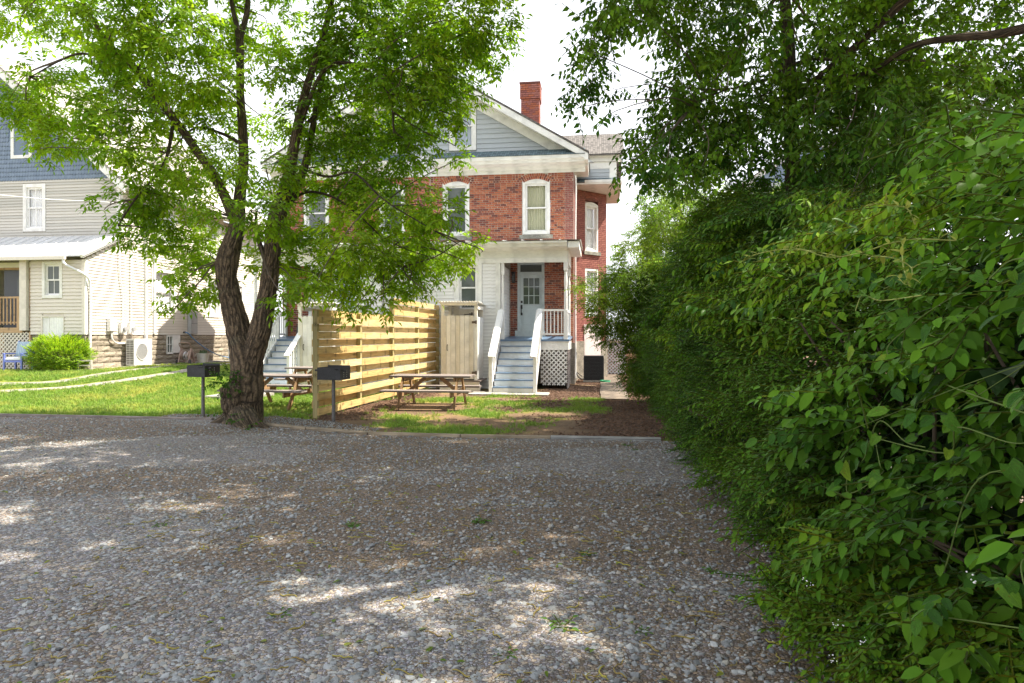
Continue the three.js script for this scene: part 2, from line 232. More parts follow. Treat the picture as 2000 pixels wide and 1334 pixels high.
{
  const ax = [-300, -150, -80, -50, -40], az = [-300, -150, -90, -60, -50];
  for (let v = -34; v <= 14; v += 0.4) ax.push(v); for (let v = -44; v <= 10; v += 0.4) az.push(v); ax.push(30, 80, 300); az.push(30, 80, 300);
  const pos = [], uv = [], idx = [];
  for (const z of az) for (const x of ax) { const far = Math.max(0, Math.abs(x) - 40, -z - 50); pos.push(x, gh(x, z) + 0.02 * (fbm(x * 0.7, z * 0.7, 0, 3) - 0.45) * smooth((-z - 12.5) / 1.5) - (z > -10 ? 0.02 : 0), z); uv.push((x + 26) / 34, (z + 32) / 34); }
  for (let j = 0; j < az.length - 1; j++) for (let i = 0; i < ax.length - 1; i++) { const a = j * ax.length + i, b = a + ax.length; idx.push(a, b, a + 1, a + 1, b, b + 1); }
  const g = new THREE.BufferGeometry(); g.setAttribute('position', new THREE.Float32BufferAttribute(pos, 3)); g.setAttribute('uv', new THREE.Float32BufferAttribute(uv, 2)); g.setIndex(idx); g.computeVertexNormals();
  const N = 1408, tex = texture(N, N, (u, v) => {
    const x = u * 34 - 26, z = v * 34 - 32, gr = grassy(x, z), mu = mulch(x, z), f = vn(x * 28, z * 28), f2 = vn(x * 60, z * 60), b = fbm(x * 1.3, z * 1.3, 0, 4);
    const earth = [0.42 + 0.16 * (f2 - 0.5) + 0.2 * (b - 0.45), 0.335 + 0.14 * (f2 - 0.5) + 0.16 * (b - 0.45), 0.25 + 0.11 * (f2 - 0.5) + 0.1 * (b - 0.45)], bark = [0.32 + 0.24 * (f - 0.5), 0.225 + 0.18 * (f - 0.5), 0.165 + 0.14 * (f - 0.5)], dry = clamp((b - 0.42) * 3);
    const grass = [lerp(0.42, 0.58, dry) + 0.16 * (f2 - 0.5), lerp(0.47, 0.52, dry) + 0.16 * (f2 - 0.5), lerp(0.12, 0.19, dry) + 0.06 * (f2 - 0.5)];
    return [0, 1, 2].map(i => lerp(lerp(earth[i], bark[i], clamp(mu * 1.3 - 0.15 + (f2 - 0.5))), grass[i], clamp(gr * 1.25 - 0.2 + (f - 0.5) * 0.8)));
  });
  tex.wrapS = tex.wrapT = THREE.MirroredRepeatWrapping;
  struct('ground', g, std(1, 1, 1, { map: tex, roughness: 1, bumpMap: rep(T.bump, 30, 30), bumpScale: 0.02 }));
}
const lotTint = (x, z) => smooth((fbm(x * 0.33 + 7 - z * 0.10, z * 0.75 + x * 0.16, 0, 4) - 0.415 - 0.05 * smooth((-x - 0.5) / 3)) * 5); // 1: stone swept together, 0: bare dirt shows
{
  const P = 42, cells = []; for (let j = 0; j < P; j++) for (let i = 0; i < P; i++) cells.push([rnd(), rnd(), rnd(), rnd()]);
  const wor = (x, y) => { const X = Math.floor(x), Y = Math.floor(y); let a = 9, b = 9, c = null; for (let j = -1; j < 2; j++) for (let i = -1; i < 2; i++) { const k = cells[((Y + j + P) % P) * P + (X + i + P) % P], d = Math.hypot(X + i + k[0] - x, Y + j + k[1] - y) / (0.55 + 0.6 * k[3]); if (d < a) { b = a; a = d; c = k; } else if (d < b) b = d; } return [a, b - a, c]; };
  const W = 768, hgt = new Float32Array(W * W);
  const col = texture(W, W, (u, v, i, j) => { const [a, e, c] = wor(u * P, v * P), s = clamp(e * 5), n = pfbm(u * 90, v * 90, 90, 90, 2); hgt[j * W + i] = s * (1 - a * 0.6); const k = 0.55 + 0.30 * (c[2] - 0.5) + 0.2 * (n - 0.4), w = c[3]; const st = [k * (1 + 0.06 * (w > 0.7)), k * (0.985), k * (1 - 0.09 * (w > 0.7) + 0.06 * (w < 0.45))], dt = [0.42 + 0.2 * (n - 0.4), 0.36 + 0.17 * (n - 0.4), 0.31 + 0.14 * (n - 0.4)]; return [0, 1, 2].map(q => lerp(dt[q], st[q], smooth(s * 1.5 - 0.2))); });
  const hb = texture(W, W, (u, v, i, j) => g1(hgt[j * W + i]), false);
  const pos = [], uv = [], cl = [], idx = [], xs = [], NZ = 60; for (let x = -30; x <= 9; x += 0.3) xs.push(x);
  xs.forEach(x => { const e = edgeZ(x); for (let j = 0; j <= NZ; j++) { const z = lerp(e + 0.02, 8, Math.pow(j / NZ, 1.0)), t = lotTint(x, z); pos.push(x, 0.006 + 0.012 * t, z); uv.push(x / 0.78, z / 0.78); cl.push(lerp(0.70, 0.85, t), lerp(0.585, 0.84, t), lerp(0.45, 0.82, t)); } });
  for (let i = 0; i < xs.length - 1; i++) for (let j = 0; j < NZ; j++) { const a = i * (NZ + 1) + j, b = a + NZ + 1; idx.push(a, a + 1, b, b, a + 1, b + 1); }
  const g = new THREE.BufferGeometry(); g.setAttribute('position', new THREE.Float32BufferAttribute(pos, 3)); g.setAttribute('uv', new THREE.Float32BufferAttribute(uv, 2)); g.setAttribute('color', new THREE.Float32BufferAttribute(cl, 3)); g.setIndex(idx); g.computeVertexNormals();
  const lot = shade(new THREE.Mesh(g, std(1, 1, 1, { map: col, bumpMap: hb, bumpScale: 0.008, roughness: 0.95, vertexColors: true }))); lot.name = 'gravel_lot'; lot.userData.kind = 'structure'; scene.add(lot);
  // loose crushed stone
  const vars = [0, 1, 2, 3, 4].map(() => { const q = new THREE.IcosahedronGeometry(1, 0), p = q.attributes.position, f = {}; for (let i = 0; i < p.count; i++) { const k = [p.getX(i), p.getY(i), p.getZ(i)].map(v => v.toFixed(2)).join(); f[k] = f[k] || rr(0.62, 1.18); p.setXYZ(i, p.getX(i) * f[k], p.getY(i) * f[k] * 0.8, p.getZ(i) * f[k]); } q.computeVertexNormals(); return q; });
  const lists = vars.map(() => []), D = new THREE.Object3D(), tones = [[.295, .305, .31], [.245, .255, .262], [.35, .355, .35], [.31, .29, .25], [.34, .30, .26], [.16, .165, .165], [.40, .395, .375], [.26, .245, .21]];
  const stone = (x, z, r) => { D.position.set(x, 0.006 + r * 0.25, z); D.rotation.set(rr(-.5, .5), rr(0, 6.3), rr(-.5, .5)); D.scale.set(r * rr(.8, 1.45), r * rr(.55, .95), r * rr(.7, 1.1)); D.updateMatrix(); const c = tones[Math.floor(rnd() * rnd() * 8)], k = rr(0.55, 1.12); lists[Math.floor(rnd() * 5)].push([D.matrix.clone(), new THREE.Color().setRGB(c[0] * k, c[1] * k, c[2] * k)]); };
  let n = 0; while (n < 330000) {
    n++; const u = rnd(), z = -1.6 - 10.4 * Math.pow(u, 1.25), x = rr(-1.5 + z * 0.95, 1.6), d = -z; if (z < edgeZ(x) + 0.05) continue;
    const t = lotTint(x, z), heap = smooth((vn(x * 1.1 + 40, z * 1.7) - 0.35) * 2.2); if (rnd() > 0.11 + 0.89 * t * (0.45 + 0.55 * heap)) continue;
    const big = rnd(); stone(x, z, big < 0.05 ? rr(.019, .029) : big < 0.42 ? rr(.012, .019) : rr(.006, .012) + (d > 7 ? 0.003 : 0));
  }
  for (let i = 0; i < 9000; i++) { const x = rr(-8.8, -3.7), z = rr(-13.2, -10.4); if (apron(x, z)) stone(x, z, rr(.007, .016)); }
  lists.forEach((L, k) => { const im = shade(new THREE.InstancedMesh(vars[k], M.brickstone || (M.brickstone = std(1, 1, 1, { roughness: 0.9 })), L.length)); L.forEach(([m, c], i) => { im.setMatrixAt(i, m); im.setColorAt(i, c); }); im.name = numbered('gravel_stones'); im.userData.kind = 'stuff'; im.userData.label = 'grey and tan crushed stone loose on the gravel lot'; im.userData.category = 'gravel'; im.userData.group = 'crushed stone of the gravel lot'; scene.add(im); });
}
function ribbon(name, pts, w, mat, y = 0.004, n = 40) {
  const c = new THREE.CatmullRomCurve3(pts.map(p => V(p[0], 0, p[1]))), pos = [], uv = [], idx = [];
  for (let i = 0; i <= n; i++) { const p = c.getPoint(i / n), t = c.getTangent(i / n), k = w / 2 * (0.8 + 0.4 * vn(i * 0.9, w * 9)); for (let q = 0; q <= 4; q++) { const s = (q / 2 - 1) * k, x = p.x - t.z * s, z = p.z + t.x * s; pos.push(x, gh(x, z) + y + 0.012, z); uv.push(x, z); } }
  for (let i = 0; i < n; i++) for (let q = 0; q < 4; q++) { const a = i * 5 + q, b = a + 5; idx.push(a, b, a + 1, a + 1, b, b + 1); }
  const g = new THREE.BufferGeometry(); g.setAttribute('position', new THREE.Float32BufferAttribute(pos, 3)); g.setAttribute('uv', new THREE.Float32BufferAttribute(uv, 2)); g.setIndex(idx); g.computeVertexNormals(); return struct(name, g, mat);
}
const TRACKS = [[[-22, -13.2], [-18.9, -14.6], [-14.6,-16.47], [-13.96,-18.24], [-14.06,-20.56], [-15.3, -25.5], [-15.2, -36]], [[-24, -15.2], [-20, -16.8], [-15.67,-17.31], [-15.61,-19.69], [-16.6, -24.5], [-16.4, -36]]];
M.track = std(0.42, 0.385, 0.33, { roughness: 1, map: rep(T.fleck, 2, 2), bumpMap: rep(T.bump, 2, 2), bumpScale: 0.01 });
TRACKS.forEach(t => ribbon('driveway_track', t, 0.46, M.track));
struct('paving_slab', bx(-9.95, -0.05, -17.0, -8.7, 0.09, -15.7), M.concrete);
struct('concrete_path', [bx(0.05, -0.2, -19.4, 0.8, -0.045, -17.8), bx(0.03, -0.2, -21.2, 0.8, -0.05, -19.42), bx(0.05, -0.2, -24, 0.78, -0.047, -21.22), bx(0.05, -0.2, -33, 0.8, -0.052, -24.02)], M.path);
struct('stair_pad', [bx(-3.75, -0.3, -19.7, -2.35, -0.055, -18.85), bx(-2.33, -0.3, -19.72, -1.45, -0.06, -18.9)], M.concrete);
struct('concrete_apron', bx(-17.6, 0.2, -34, -17.15, 0.475, -20.9), M.concrete);
{ // timber edging along the gravel, one thing, each timber a part
  const t = thing('timber_edging', 'long low line of weathered timbers between the gravel and the grass', 'edging');
  const runs = [[-20, -12.02, -17, -12], [-17, -12, -14.5, -11.98], [-14.5, -11.98, -12, -11.96], [-12, -11.96, -9.68, -11.93], [-9.68, -11.93, -7.3, -11.86], [-5.96, -11.32, -4.98, -10.91], [-4.98, -10.91, -3.73, -10.5], [-3.73, -10.5, -2.18, -10.42], [-2.18, -10.42, -0.75, -10.42], [-0.75, -10.42, 0.95, -10.43]];
  runs.forEach(([a, b, c, d], i) => part('timber', bar([a, 0.022, b], [c - 0.012, 0.022, d], 0.085, i === 9 ? 0.075 : 0.06), i === 9 ? M.whitewood || (M.whitewood = std(0.5, 0.5, 0.48, { map: T.grey })) : [M.post2 || (M.post2 = std(0.42, 0.34, 0.24, { roughness: 0.9, map: T.grey })), M.oldwood[0]][i < 5 ? 1 : 0], t));
}

// ---------------------------------------------------------------- brick house
const ZB = -23.7, ZF = -21.4, XC = -6.35, HR = -0.9, HL = -11.8;
{
  const H = thing('brick_house', 'two storey red brick house with grey gable, white cornice and white back porches', 'house');
  const winU = [-2.23, -5.15, -7.55, -10.47], y0 = 5.24, y1 = 7.08;
  // upper and lower front wall of brick
  const hu = winU.map(x => [x - 0.5, y0, x + 0.5, y1 + 0.1]), doorHole = [-2.88, 1.75, -1.95, 4.24], ldoor = [-10.75, 1.75, -9.82, 4.24];
  const o = FRONT(0, 0, ZB);
  panel('wall', o, [[HL, -0.4], [HR, -0.4], [HR, 7.75], [HL, 7.75]], [...hu, doorHole, ldoor], M.mortar, H, 0.2, 0.004);
  const arches = winU.map(x => [x, y1 - 0.72, 1.08, 0.55]);
  const inView = brickSpots(o, -6.1, HR - 0.30, 4.75, 7.5, hu, arches.slice(0, 2), 1), more = [...brickSpots(o, HL + 0.02, -6.12, 4.75, 7.5, hu, arches.slice(2), 2), ...brickSpots(o, -3.16, HR - 0.01, 1.3, 4.6, [doorHole], [], 3), ...brickSpots(o, HL, -9.4, 1.3, 4.6, [ldoor], [], 4)];
  inView.sort((a, b) => b.u - a.u);
  layBricks(H, [...inView, ...more], M.brick, 300);
  // darker corner pier and the right flank
  layBricks(H, brickSpots(o, HR - 0.30, HR - 0.005, 4.75, 7.5, [], [], 5), M.redbrick, 0);
  const right = RIGHT(HR, 0, ZB);
  panel('side_wall', right, [[0.21, -0.4], [2.6, -0.4], [2.6, 7.75], [0.21, 7.75]], [], M.redmortar, H, 0.2, 0.004);
  layBricks(H, brickSpots(right, 0.05, 2.5, 1.35, 7.45, [], [], 6), M.redbrick, 0);
  const bayM = FACE([HR, -26.2], [0.29, -27.4], 0), bw = 1.69, bh = [[0.5, 4.98, 1.22, 7.0], [0.5, 2.4, 1.22, 4.3]];
  panel('bay_wall', bayM, [[0, -0.4], [bw, -0.4], [bw, 7.6], [0, 7.6]], bh, M.redmortar, H, 0.2, 0.004);
  layBricks(H, brickSpots(bayM, 0, bw, 1.4, 7.5, bh, [[0.86, 6.35, 1.0, 0.42]], 7), M.redbrick, 0);
  const bay2 = RIGHT(0.29, 0, -27.4); panel('bay_side_wall', bay2, [[0, -0.4], [1.3, -0.4], [1.3, 7.6], [0, 7.6]], [], M.redmortar, H, 0.2, 0.004); layBricks(H, brickSpots(bay2, 0, 1.3, 1.4, 7.5, [], [], 8), M.redbrick, 0);
  part('foundation', [bx(-1.0, -0.4, -26.15, HR + 0.05, 1.36, ZB + 0.05)], M.stucco, H);
  place(part('foundation', [bx(-0.02, -0.4, -0.1, 0.42, 1.40, 0.05), bx(1.36, -0.4, -0.1, bw + 0.03, 1.40, 0.05)], M.stucco, H), bayM);
  place(part('cellar_hatch', [bx(0.42, 0.2, -0.05, 1.36, 1.98, 0.04), bx(0.38, 1.98, -0.05, 1.40, 2.06, 0.07)], M.pink, H), bayM);
  // body behind, not in view but it casts the shadows
  const L = LEFT(HL, 0, -38); panel('side_wall', L, [[0, -0.4], [14.1, -0.4], [14.1, 7.75], [0, 7.75]], [], M.redmortar, H, 0.2, 0.004);
  panel('back_wall', FRONT(0, 0, -37.8), [[HL, -0.4], [HR, -0.4], [HR, 7.75], [HL, 7.75]], [], M.redmortar, H, 0.2, 0);
  panel('side_wall', RIGHT(HR, 0, -29.3), [[0, -0.4], [8.5, -0.4], [8.5, 7.75], [0, 7.75]], [], M.redmortar, H, 0.2, 0.004);
  // windows of the upper floor
  winU.forEach((x, i) => { makeWindow(H, FRONT(x, y0 + 0.1, ZB - 0.03), 0.78, 1.72, { casing: 0.1, head: 0.08, curtain: i === 0 ? M.curtain : null, pane: i === 0 ? null : M.winglass }); part('stone_sill', bx(x - 0.6, y0 - 0.16, ZB - 0.12, x + 0.6, y0 - 0.015, ZB + 0.05), M.sill, H); });
  makeWindow(H, bayM.clone().multiply(FRONT(0.86, 5.06, -0.03)), 0.56, 1.7, { casing: 0.08, head: 0.1, curtain: M.whitecurtain });
  place(part('stone_sill', bx(0.4, 4.84, -0.1, 1.32, 4.97, 0.07), M.sill, H), bayM);
  makeWindow(H, bayM.clone().multiply(FRONT(0.86, 2.5, -0.03)), 0.56, 1.7, { casing: 0.08, curtain: M.whitecurtain });
  // gable: lapped boards, apex over the middle
  const gs = 0.594, apex = 11.42, gy = 8.2, clip = v => { const half = (apex - 0.32 - v) / gs; return [XC - half, XC + half]; };
  const attic = [[-5.3, 8.42, -4.5, 10.05], [-8.2, 8.42, -7.4, 10.05]];
  panel('gable_wall', FRONT(0, 0, ZB), [[XC - (apex - 7.76) / gs, 7.76], [XC + (apex - 7.76) / gs, 7.76], [XC, apex]], attic, M.greyboard[2], H, 0.15, 0.02);
  siding(H, FRONT(0, 0, ZB), gy, 11.2, 0.176, clip, attic.map(a => [a[0] - 0.12, a[1] - 0.12, a[2] + 0.12, a[3] + 0.1]), M.greyboard);
  for (const x of [-4.9, -7.8]) makeWindow(H, FRONT(x, 8.46, ZB), 0.74, 1.55, { casing: 0.13, curtain: M.bluecurtain });
  siding(H, FRONT(0, 0, ZB), 7.42, 8.2, 0.17, () => [-6.8, -5.9], [], M.whiteboard);
  // cornice returns: frieze, soffit, crown and a strip of slate shingles on top
  const prof = [[0, 7.42], [0.03, 7.42], [0.035, 7.55], [0.09, 7.58], [0.13, 7.64], [0.5, 7.67], [0.52, 7.73], [0.58, 7.78], [0.6, 7.9], [0, 7.92]];
  const cornice = (a, b) => { const s = new THREE.Shape(prof.map(p => new THREE.Vector2(-p[0], p[1]))); return new THREE.ExtrudeGeometry(s, { depth: b - a, bevelEnabled: false }).rotateY(Math.PI / 2).translate(a, 0, 0); };
  for (const [a, b] of [[-5.9, HR + 0.42], [HL - 0.42, -6.8]]) {
    part('cornice', cornice(a, b).translate(0, 0, ZB), M.trim, H);
    const s = new THREE.Shape([[0, 7.95], [0.62, 7.905], [0.62, 7.92], [0, 8.27]].map(p => new THREE.Vector2(-p[0], p[1]))); part('return_shingles', new THREE.ExtrudeGeometry(s, { depth: b - a - 0.02, bevelEnabled: false }).rotateY(Math.PI / 2).translate(a + 0.01, 0, ZB), M.slate, H);
  }
  // side eaves
  for (const s of [1, -1]) { const e = s > 0 ? HR : HL; part('side_eave', [bx(e, 7.42, -25.4, e + s * 0.035, 7.64, ZB + 0.03), bx(e + s * 0.02, 7.64, -25.4, e + s * 0.5, 7.7, ZB + 0.02), bx(e + s * 0.4, 7.7, -25.4, e + s * 0.52, 7.89, ZB + 0.61)], M.trim, H); }
  // roof: two slopes with thickness, rake boards below the edge
  const slope = (s, z0, z1, th, lift, out, up) => { const x1 = s * out, y1 = -out * gs; const sh = new THREE.Shape([[0, lift], [x1, y1 + lift], [x1, y1 + lift + th], [0, lift + th]].map(p => new THREE.Vector2(...p))); return new THREE.ExtrudeGeometry(sh, { depth: z1 - z0, bevelEnabled: false }).translate(XC, up, z0); };
  const half = XC * -1 + HR + 0.56;
  const roof = part('roof', [slope(1, -38, ZB + 0.62, 0.07, 0.06, half, apex), slope(-1, -38, ZB + 0.62, 0.07, 0.06, half, apex)], M.shingle, H);
  part('rake_board', [slope(1, ZB + 0.50, ZB + 0.60, 0.24, -0.19, half - 0.03, apex), slope(-1, ZB + 0.50, ZB + 0.60, 0.24, -0.19, half - 0.03, apex), slope(1, ZB + 0.02, ZB + 0.5, 0.05, -0.12, half - 0.05, apex), slope(-1, ZB + 0.02, ZB + 0.5, 0.05, -0.12, half - 0.05, apex), slope(1, ZB + 0.022, ZB + 0.06, 0.34, -0.46, half - 0.62, apex), slope(-1, ZB + 0.022, ZB + 0.06, 0.34, -0.46, half - 0.62, apex)], M.trim, H);
  // chimney of brick with a corbelled head
  const cx0 = -2.89, cx1 = cx0 + 0.68, cz0 = -25.3, cz1 = -24.62;
  const ch = part('chimney', [bx(cx0 + .01, 8.8, cz0 + .01, cx1 - .01, 10.6, cz1 - .01), bx(cx0 - .02, 10.5, cz0 - .02, cx1 + .02, 10.99, cz1 + .02), bx(cx0 - .05, 10.99, cz0 - .05, cx1 + .05, 11.05, cz1 + .05)], M.redmortar, H);
  const cb = []; for (const [m, w] of [[FRONT(cx0, 0, cz1), .68], [RIGHT(cx1, 0, cz1), .68]]) { cb.push(...brickSpots(m, 0, w, 8.9, 10.5, [], [], 9)); }
  for (const [m, w, e] of [[FRONT(cx0 - .035, 0, cz1 + .035), .75], [RIGHT(cx1 + .035, 0, cz1 + .035), .75]]) cb.push(...brickSpots(m, 0, w, 10.42, 10.97, [], [], 10));
  layBricks(ch, cb, M.redbrick.concat(M.brick.slice(0, 2)), 0);
  // cross gables over the two bays (the left one throws its shadow on the neighbour)
  for (const s of [1, -1]) {
    const X0 = s > 0 ? HR : HL, fx = v => X0 + s * v, zf = -25.9, zr = -27.6, zb2 = -29.3;
    const B = (a, y, z, b, y2, z2) => bx(fx(a), y, z, fx(b), y2, z2);
    part('bay_gable_wall', [B(-0.2, 7.6, zf - 0.1, 1.5, 8.6, zf - 0.03)], M.greyboard[1], H);
    if (s > 0) siding(H, FRONT(0, 0, zf), 7.62, 8.05, 0.145, () => [fx(0), fx(1.32)], [], M.greyboard);
    part('bay_trim', [B(1.3, 7.58, zf - 0.1, 1.56, 8.3, zf + 0.03), B(-0.3, 8.05, zf - 0.1, 1.3, 8.32, zf + 0.02), B(-0.3, 8.32, zf - 0.1, 1.75, 8.5, zf + 0.1), B(-0.3, 8.5, zf - 0.1, 1.8, 8.57, zf + 0.22), B(1.5, 7.58, zb2, 1.57, 8.55, zf - 0.1)], M.trim, H);
    const tri = new THREE.Shape([[-(zf + 0.1), 8.4], [-zb2, 8.4], [-zr, 9.75]].map(p => new THREE.Vector2(...p)));
    part('bay_gable_face', new THREE.ExtrudeGeometry(tri, { depth: 0.06, bevelEnabled: false }).rotateY(Math.PI / 2).translate(fx(1.5) - 0.03, 0, 0), M.greyboard[0], H);
    const rs = new THREE.Shape([[-(zf + 0.32), 8.5], [-(zf + 0.32), 8.56], [-zr, 9.9], [-(zb2 - 0.3), 8.56], [-(zb2 - 0.3), 8.5], [-zr, 9.83]].map(p => new THREE.Vector2(...p)));
    part('bay_roof', new THREE.ExtrudeGeometry(rs, { depth: 4.6, bevelEnabled: false }).rotateY(Math.PI / 2).translate(s > 0 ? fx(1.85) - 4.6 : fx(1.85), 0, 0), s > 0 ? M.shingle : M.shingle, H);
    part('pent_shingles', [place(bx(0.12, -0.01, -0.3, 1.62, 0.02, 0.3), new THREE.Matrix4().makeRotationX(0.42).setPosition(s > 0 ? fx(0) : fx(1.2), 7.58, zf + 0.22))], M.slate, H);
    part('bay_soffit', [B(-0.05, 7.36, zb2, 1.72, 7.42, zf + 0.5), B(0.36, 7.42, zf + 0.38, 1.74, 7.52, zf + 0.52), B(1.6, 7.42, zb2, 1.76, 7.55, zf + 0.38)], M.trim, H);
  }
  part('downspout', [tube([[HR + 0.08, 7.3, ZB + 0.0], [HR + 0.08, 7.0, ZB - 0.15], [HR + 0.06, 5.5, ZB - 0.2], [HR + 0.06, 0.1, ZB - 0.2]], 0.035, 8, 40)], M.white, H);
  // enclosed porch of white boards between the two open porches
  const bl = -9.45, br = -3.2, pw = [[-4.545, 2.45, -3.945, 3.93], [-8.71, 2.45, -8.06, 3.93]];
  panel('porch_wall', FRONT(0, 0, ZF), [[bl, -0.3], [br, -0.3], [br, 4.05], [bl, 4.05]], pw, M.whiteboard[1], H, 0.1, 0.02);
  siding(H, FRONT(0, 0, ZF), -0.1, 3.98, 0.113, () => [bl + 0.13, br - 0.13], pw.map(a => [a[0] - 0.17, a[1] - 0.14, a[2] + 0.17, a[3] + 0.1]), M.whiteboard);
  part('corner_board', [bx(br - 0.13, -0.1, ZF - 0.02, br + 0.02, 3.98, ZF + 0.03), bx(bl - 0.02, -0.1, ZF - 0.02, bl + 0.13, 3.98, ZF + 0.03), bx(br - 0.02, 1.5, ZF - 0.1, br + 0.03, 3.98, ZF - 0.02)], M.trim, H);
  for (const a of pw) makeWindow(H, FRONT((a[0] + a[2]) / 2, a[1] + 0.02, ZF), a[2] - a[0], a[3] - a[1] - 0.04, { casing: 0.16, pane: a[0] > -5 ? M.winglass : null, curtain: a[0] > -5 ? null : M.bluecurtain });
  const rw = RIGHT(br, 0, ZF); siding(H, rw, 1.5, 3.98, 0.113, () => [0.03, 2.26], [], M.whiteboard); panel('porch_side_wall', rw, [[0, -0.3], [2.25, -0.3], [2.25, 4.0], [0, 4.0]], [], M.whiteboard[0], H, 0.08, 0.02);
  const lw = LEFT(bl, 0, ZB); siding(H, lw, 1.5, 3.98, 0.113, () => [0.03, 2.26], [], M.whiteboard); panel('porch_side_wall', lw, [[0, -0.3], [2.25, -0.3], [2.25, 4.0], [0, 4.0]], [], M.whiteboard[0], H, 0.08, 0.02);
  // beam, crown and low metal roof
  const pe = [[0, 3.98], [0.06, 3.98], [0.06, 4.13], [0.04, 4.14], [0.04, 4.36], [0.1, 4.4], [0.36, 4.45], [0.40, 4.53], [0.44, 4.56], [0.45, 4.62], [0, 4.64]], ps = new THREE.Shape(pe.map(p => new THREE.Vector2(-p[0], p[1])));
  part('porch_beam', [new THREE.ExtrudeGeometry(ps, { depth: 10.7, bevelEnabled: false }).rotateY(Math.PI / 2).translate(-11.7, 0, ZF - 0.02), bx(-1.12, 3.98, ZB, -0.98, 4.4, ZF - 0.03), bx(-0.98, 4.4, ZB, -0.62, 4.6, ZF + 0.38), bx(-11.72, 3.98, ZB, -11.6, 4.4, ZF - 0.03), bx(-11.98, 4.4, ZB, -11.72, 4.6, ZF + 0.38)], M.trim, H);
  const rx0 = -12.05, rx1 = -0.56, ry = 4.64, rh = 4.98, zf = ZF + 0.45, hip = 2.4;
  const rg = new THREE.BufferGeometry(); const q = [[rx0, ry, zf], [rx1, ry, zf], [rx1 - hip, rh, ZB + 0.01], [rx0 + hip, rh, ZB + 0.01], [rx1, ry, ZB + 0.01], [rx0, ry, ZB + 0.01]];
  const tr = [[0, 1, 2], [0, 2, 3], [1, 4, 2], [0, 3, 5]]; rg.setAttribute('position', new THREE.Float32BufferAttribute(tr.flatMap(t => t.flatMap(i => q[i])), 3)); rg.setAttribute('uv', new THREE.Float32BufferAttribute(tr.flatMap(t => t.flatMap(i => [q[i][0], q[i][2]])), 2)); rg.computeVertexNormals();
  const pr = part('porch_roof', rg, M.metalroof, H);
  for (let x = rx0 + hip; x <= rx1 - 0.1; x += 0.6) { const t = clamp((rx1 - x) / hip); part('roof_seam', bar([x, ry + 0.01, zf], [x, lerp(ry, rh, t) + 0.01, lerp(zf, ZB, t)], 0.02, 0.025), M.metalroof, pr); }
  part('porch_ceiling', bx(-11.6, 4.3, ZB + 0.02, -1.13, 4.34, ZF - 0.14), M.trim, H);
  // porch floors, fascia, lattice, posts, rails; the left porch mirrors the right
  for (const s of [1, -1]) {
    const mx = x => s > 0 ? x : 2 * XC - x, X = (a, y, z, b, y2, z2) => bx(mx(a), y, z, mx(b), y2, z2);
    const fl = X(-3.17, 1.44, ZB + 0.01, -0.94, 1.5, ZF + 0.06), p = fl.attributes.position; for (let i = 0; i < p.count; i++) p.setY(i, p.getY(i) + 0.1 * clamp((ZF - p.getZ(i)) / 2.3)); fl.computeVertexNormals();
    part('porch_floor', fl, M.bluetread, H);
    part('floor_fascia', [X(-3.17, 1.16, ZF - 0.03, -0.98, 1.44, ZF + 0.02), X(-1.02, 1.16, ZB, -0.97, 1.44, ZF - 0.03)], M.trim, H);
    lattice(H, FRONT(s > 0 ? -1.86 : mx(-1.02), 0.03, ZF), 0.84, 1.13, M.trim);
    
    for (let i = 0; i < 8; i++) part('skirt_board', X(-1.03, -.2 + i * .17, ZB + .02, -1.0, -.035 + i * .17, ZF - .03), M.oldwood[i % 3], H);
    const px = mx(-1.06), turned = [[0.055, 0], [0.055, 1.02], [0.03, 1.04], [0.055, 1.08], [0.036, 1.12], [0.05, 1.2], [0.058, 1.5], [0.05, 1.75], [0.034, 1.9], [0.055, 1.95], [0.03, 1.98], [0.055, 2.0], [0.055, 2.06]].map(a => new THREE.Vector2(...a));
    for (const [x, z] of [[px, ZF - 0.02], [px, ZB + 0.1]]) part('porch_post', [bx(x - .065, 1.5, z - .065, x + .065, 2.45, z + .065), new THREE.LatheGeometry(turned, 16).scale(1, 0.62, 1).translate(x, 2.45, z), bx(x - .065, 3.72, z - .065, x + .065, 3.98, z + .065)], M.white, H);
    const hx = mx(-3.1); part('half_post', [bx(hx - .05, 1.5, ZF - .06, hx + .05, 2.35, ZF + .02), new THREE.LatheGeometry(turned, 12).scale(0.75, 0.65, 0.75).translate(hx, 2.3, ZF - 0.02), bx(hx - .05, 3.6, ZF - .06, hx + .05, 3.98, ZF + .02)], M.white, H);
    part('porch_rail', [X(-1.85, 2.41, ZF - 0.05, -1.12, 2.47, ZF + 0.04), X(-1.85, 1.64, ZF - 0.025, -1.12, 1.70, ZF + 0.015), X(-1.10, 2.41, ZB + 0.15, -1.02, 2.47, ZF - 0.08), X(-1.08, 1.64, ZB + 0.15, -1.04, 1.70, ZF - 0.08)], M.white, H);
    for (let i = 0; i < 6; i++) { const x = -1.78 + i * 0.118; part('baluster', X(x - .016, 1.70, ZF - .02, x + .016, 2.41, ZF + .012), M.white, H); }
    for (let i = 0; i < 15; i++) { const z = ZF - 0.2 - i * 0.13; part('baluster', X(-1.076, 1.70, z - .016, -1.044, 2.41, z + .016), M.white, H); }
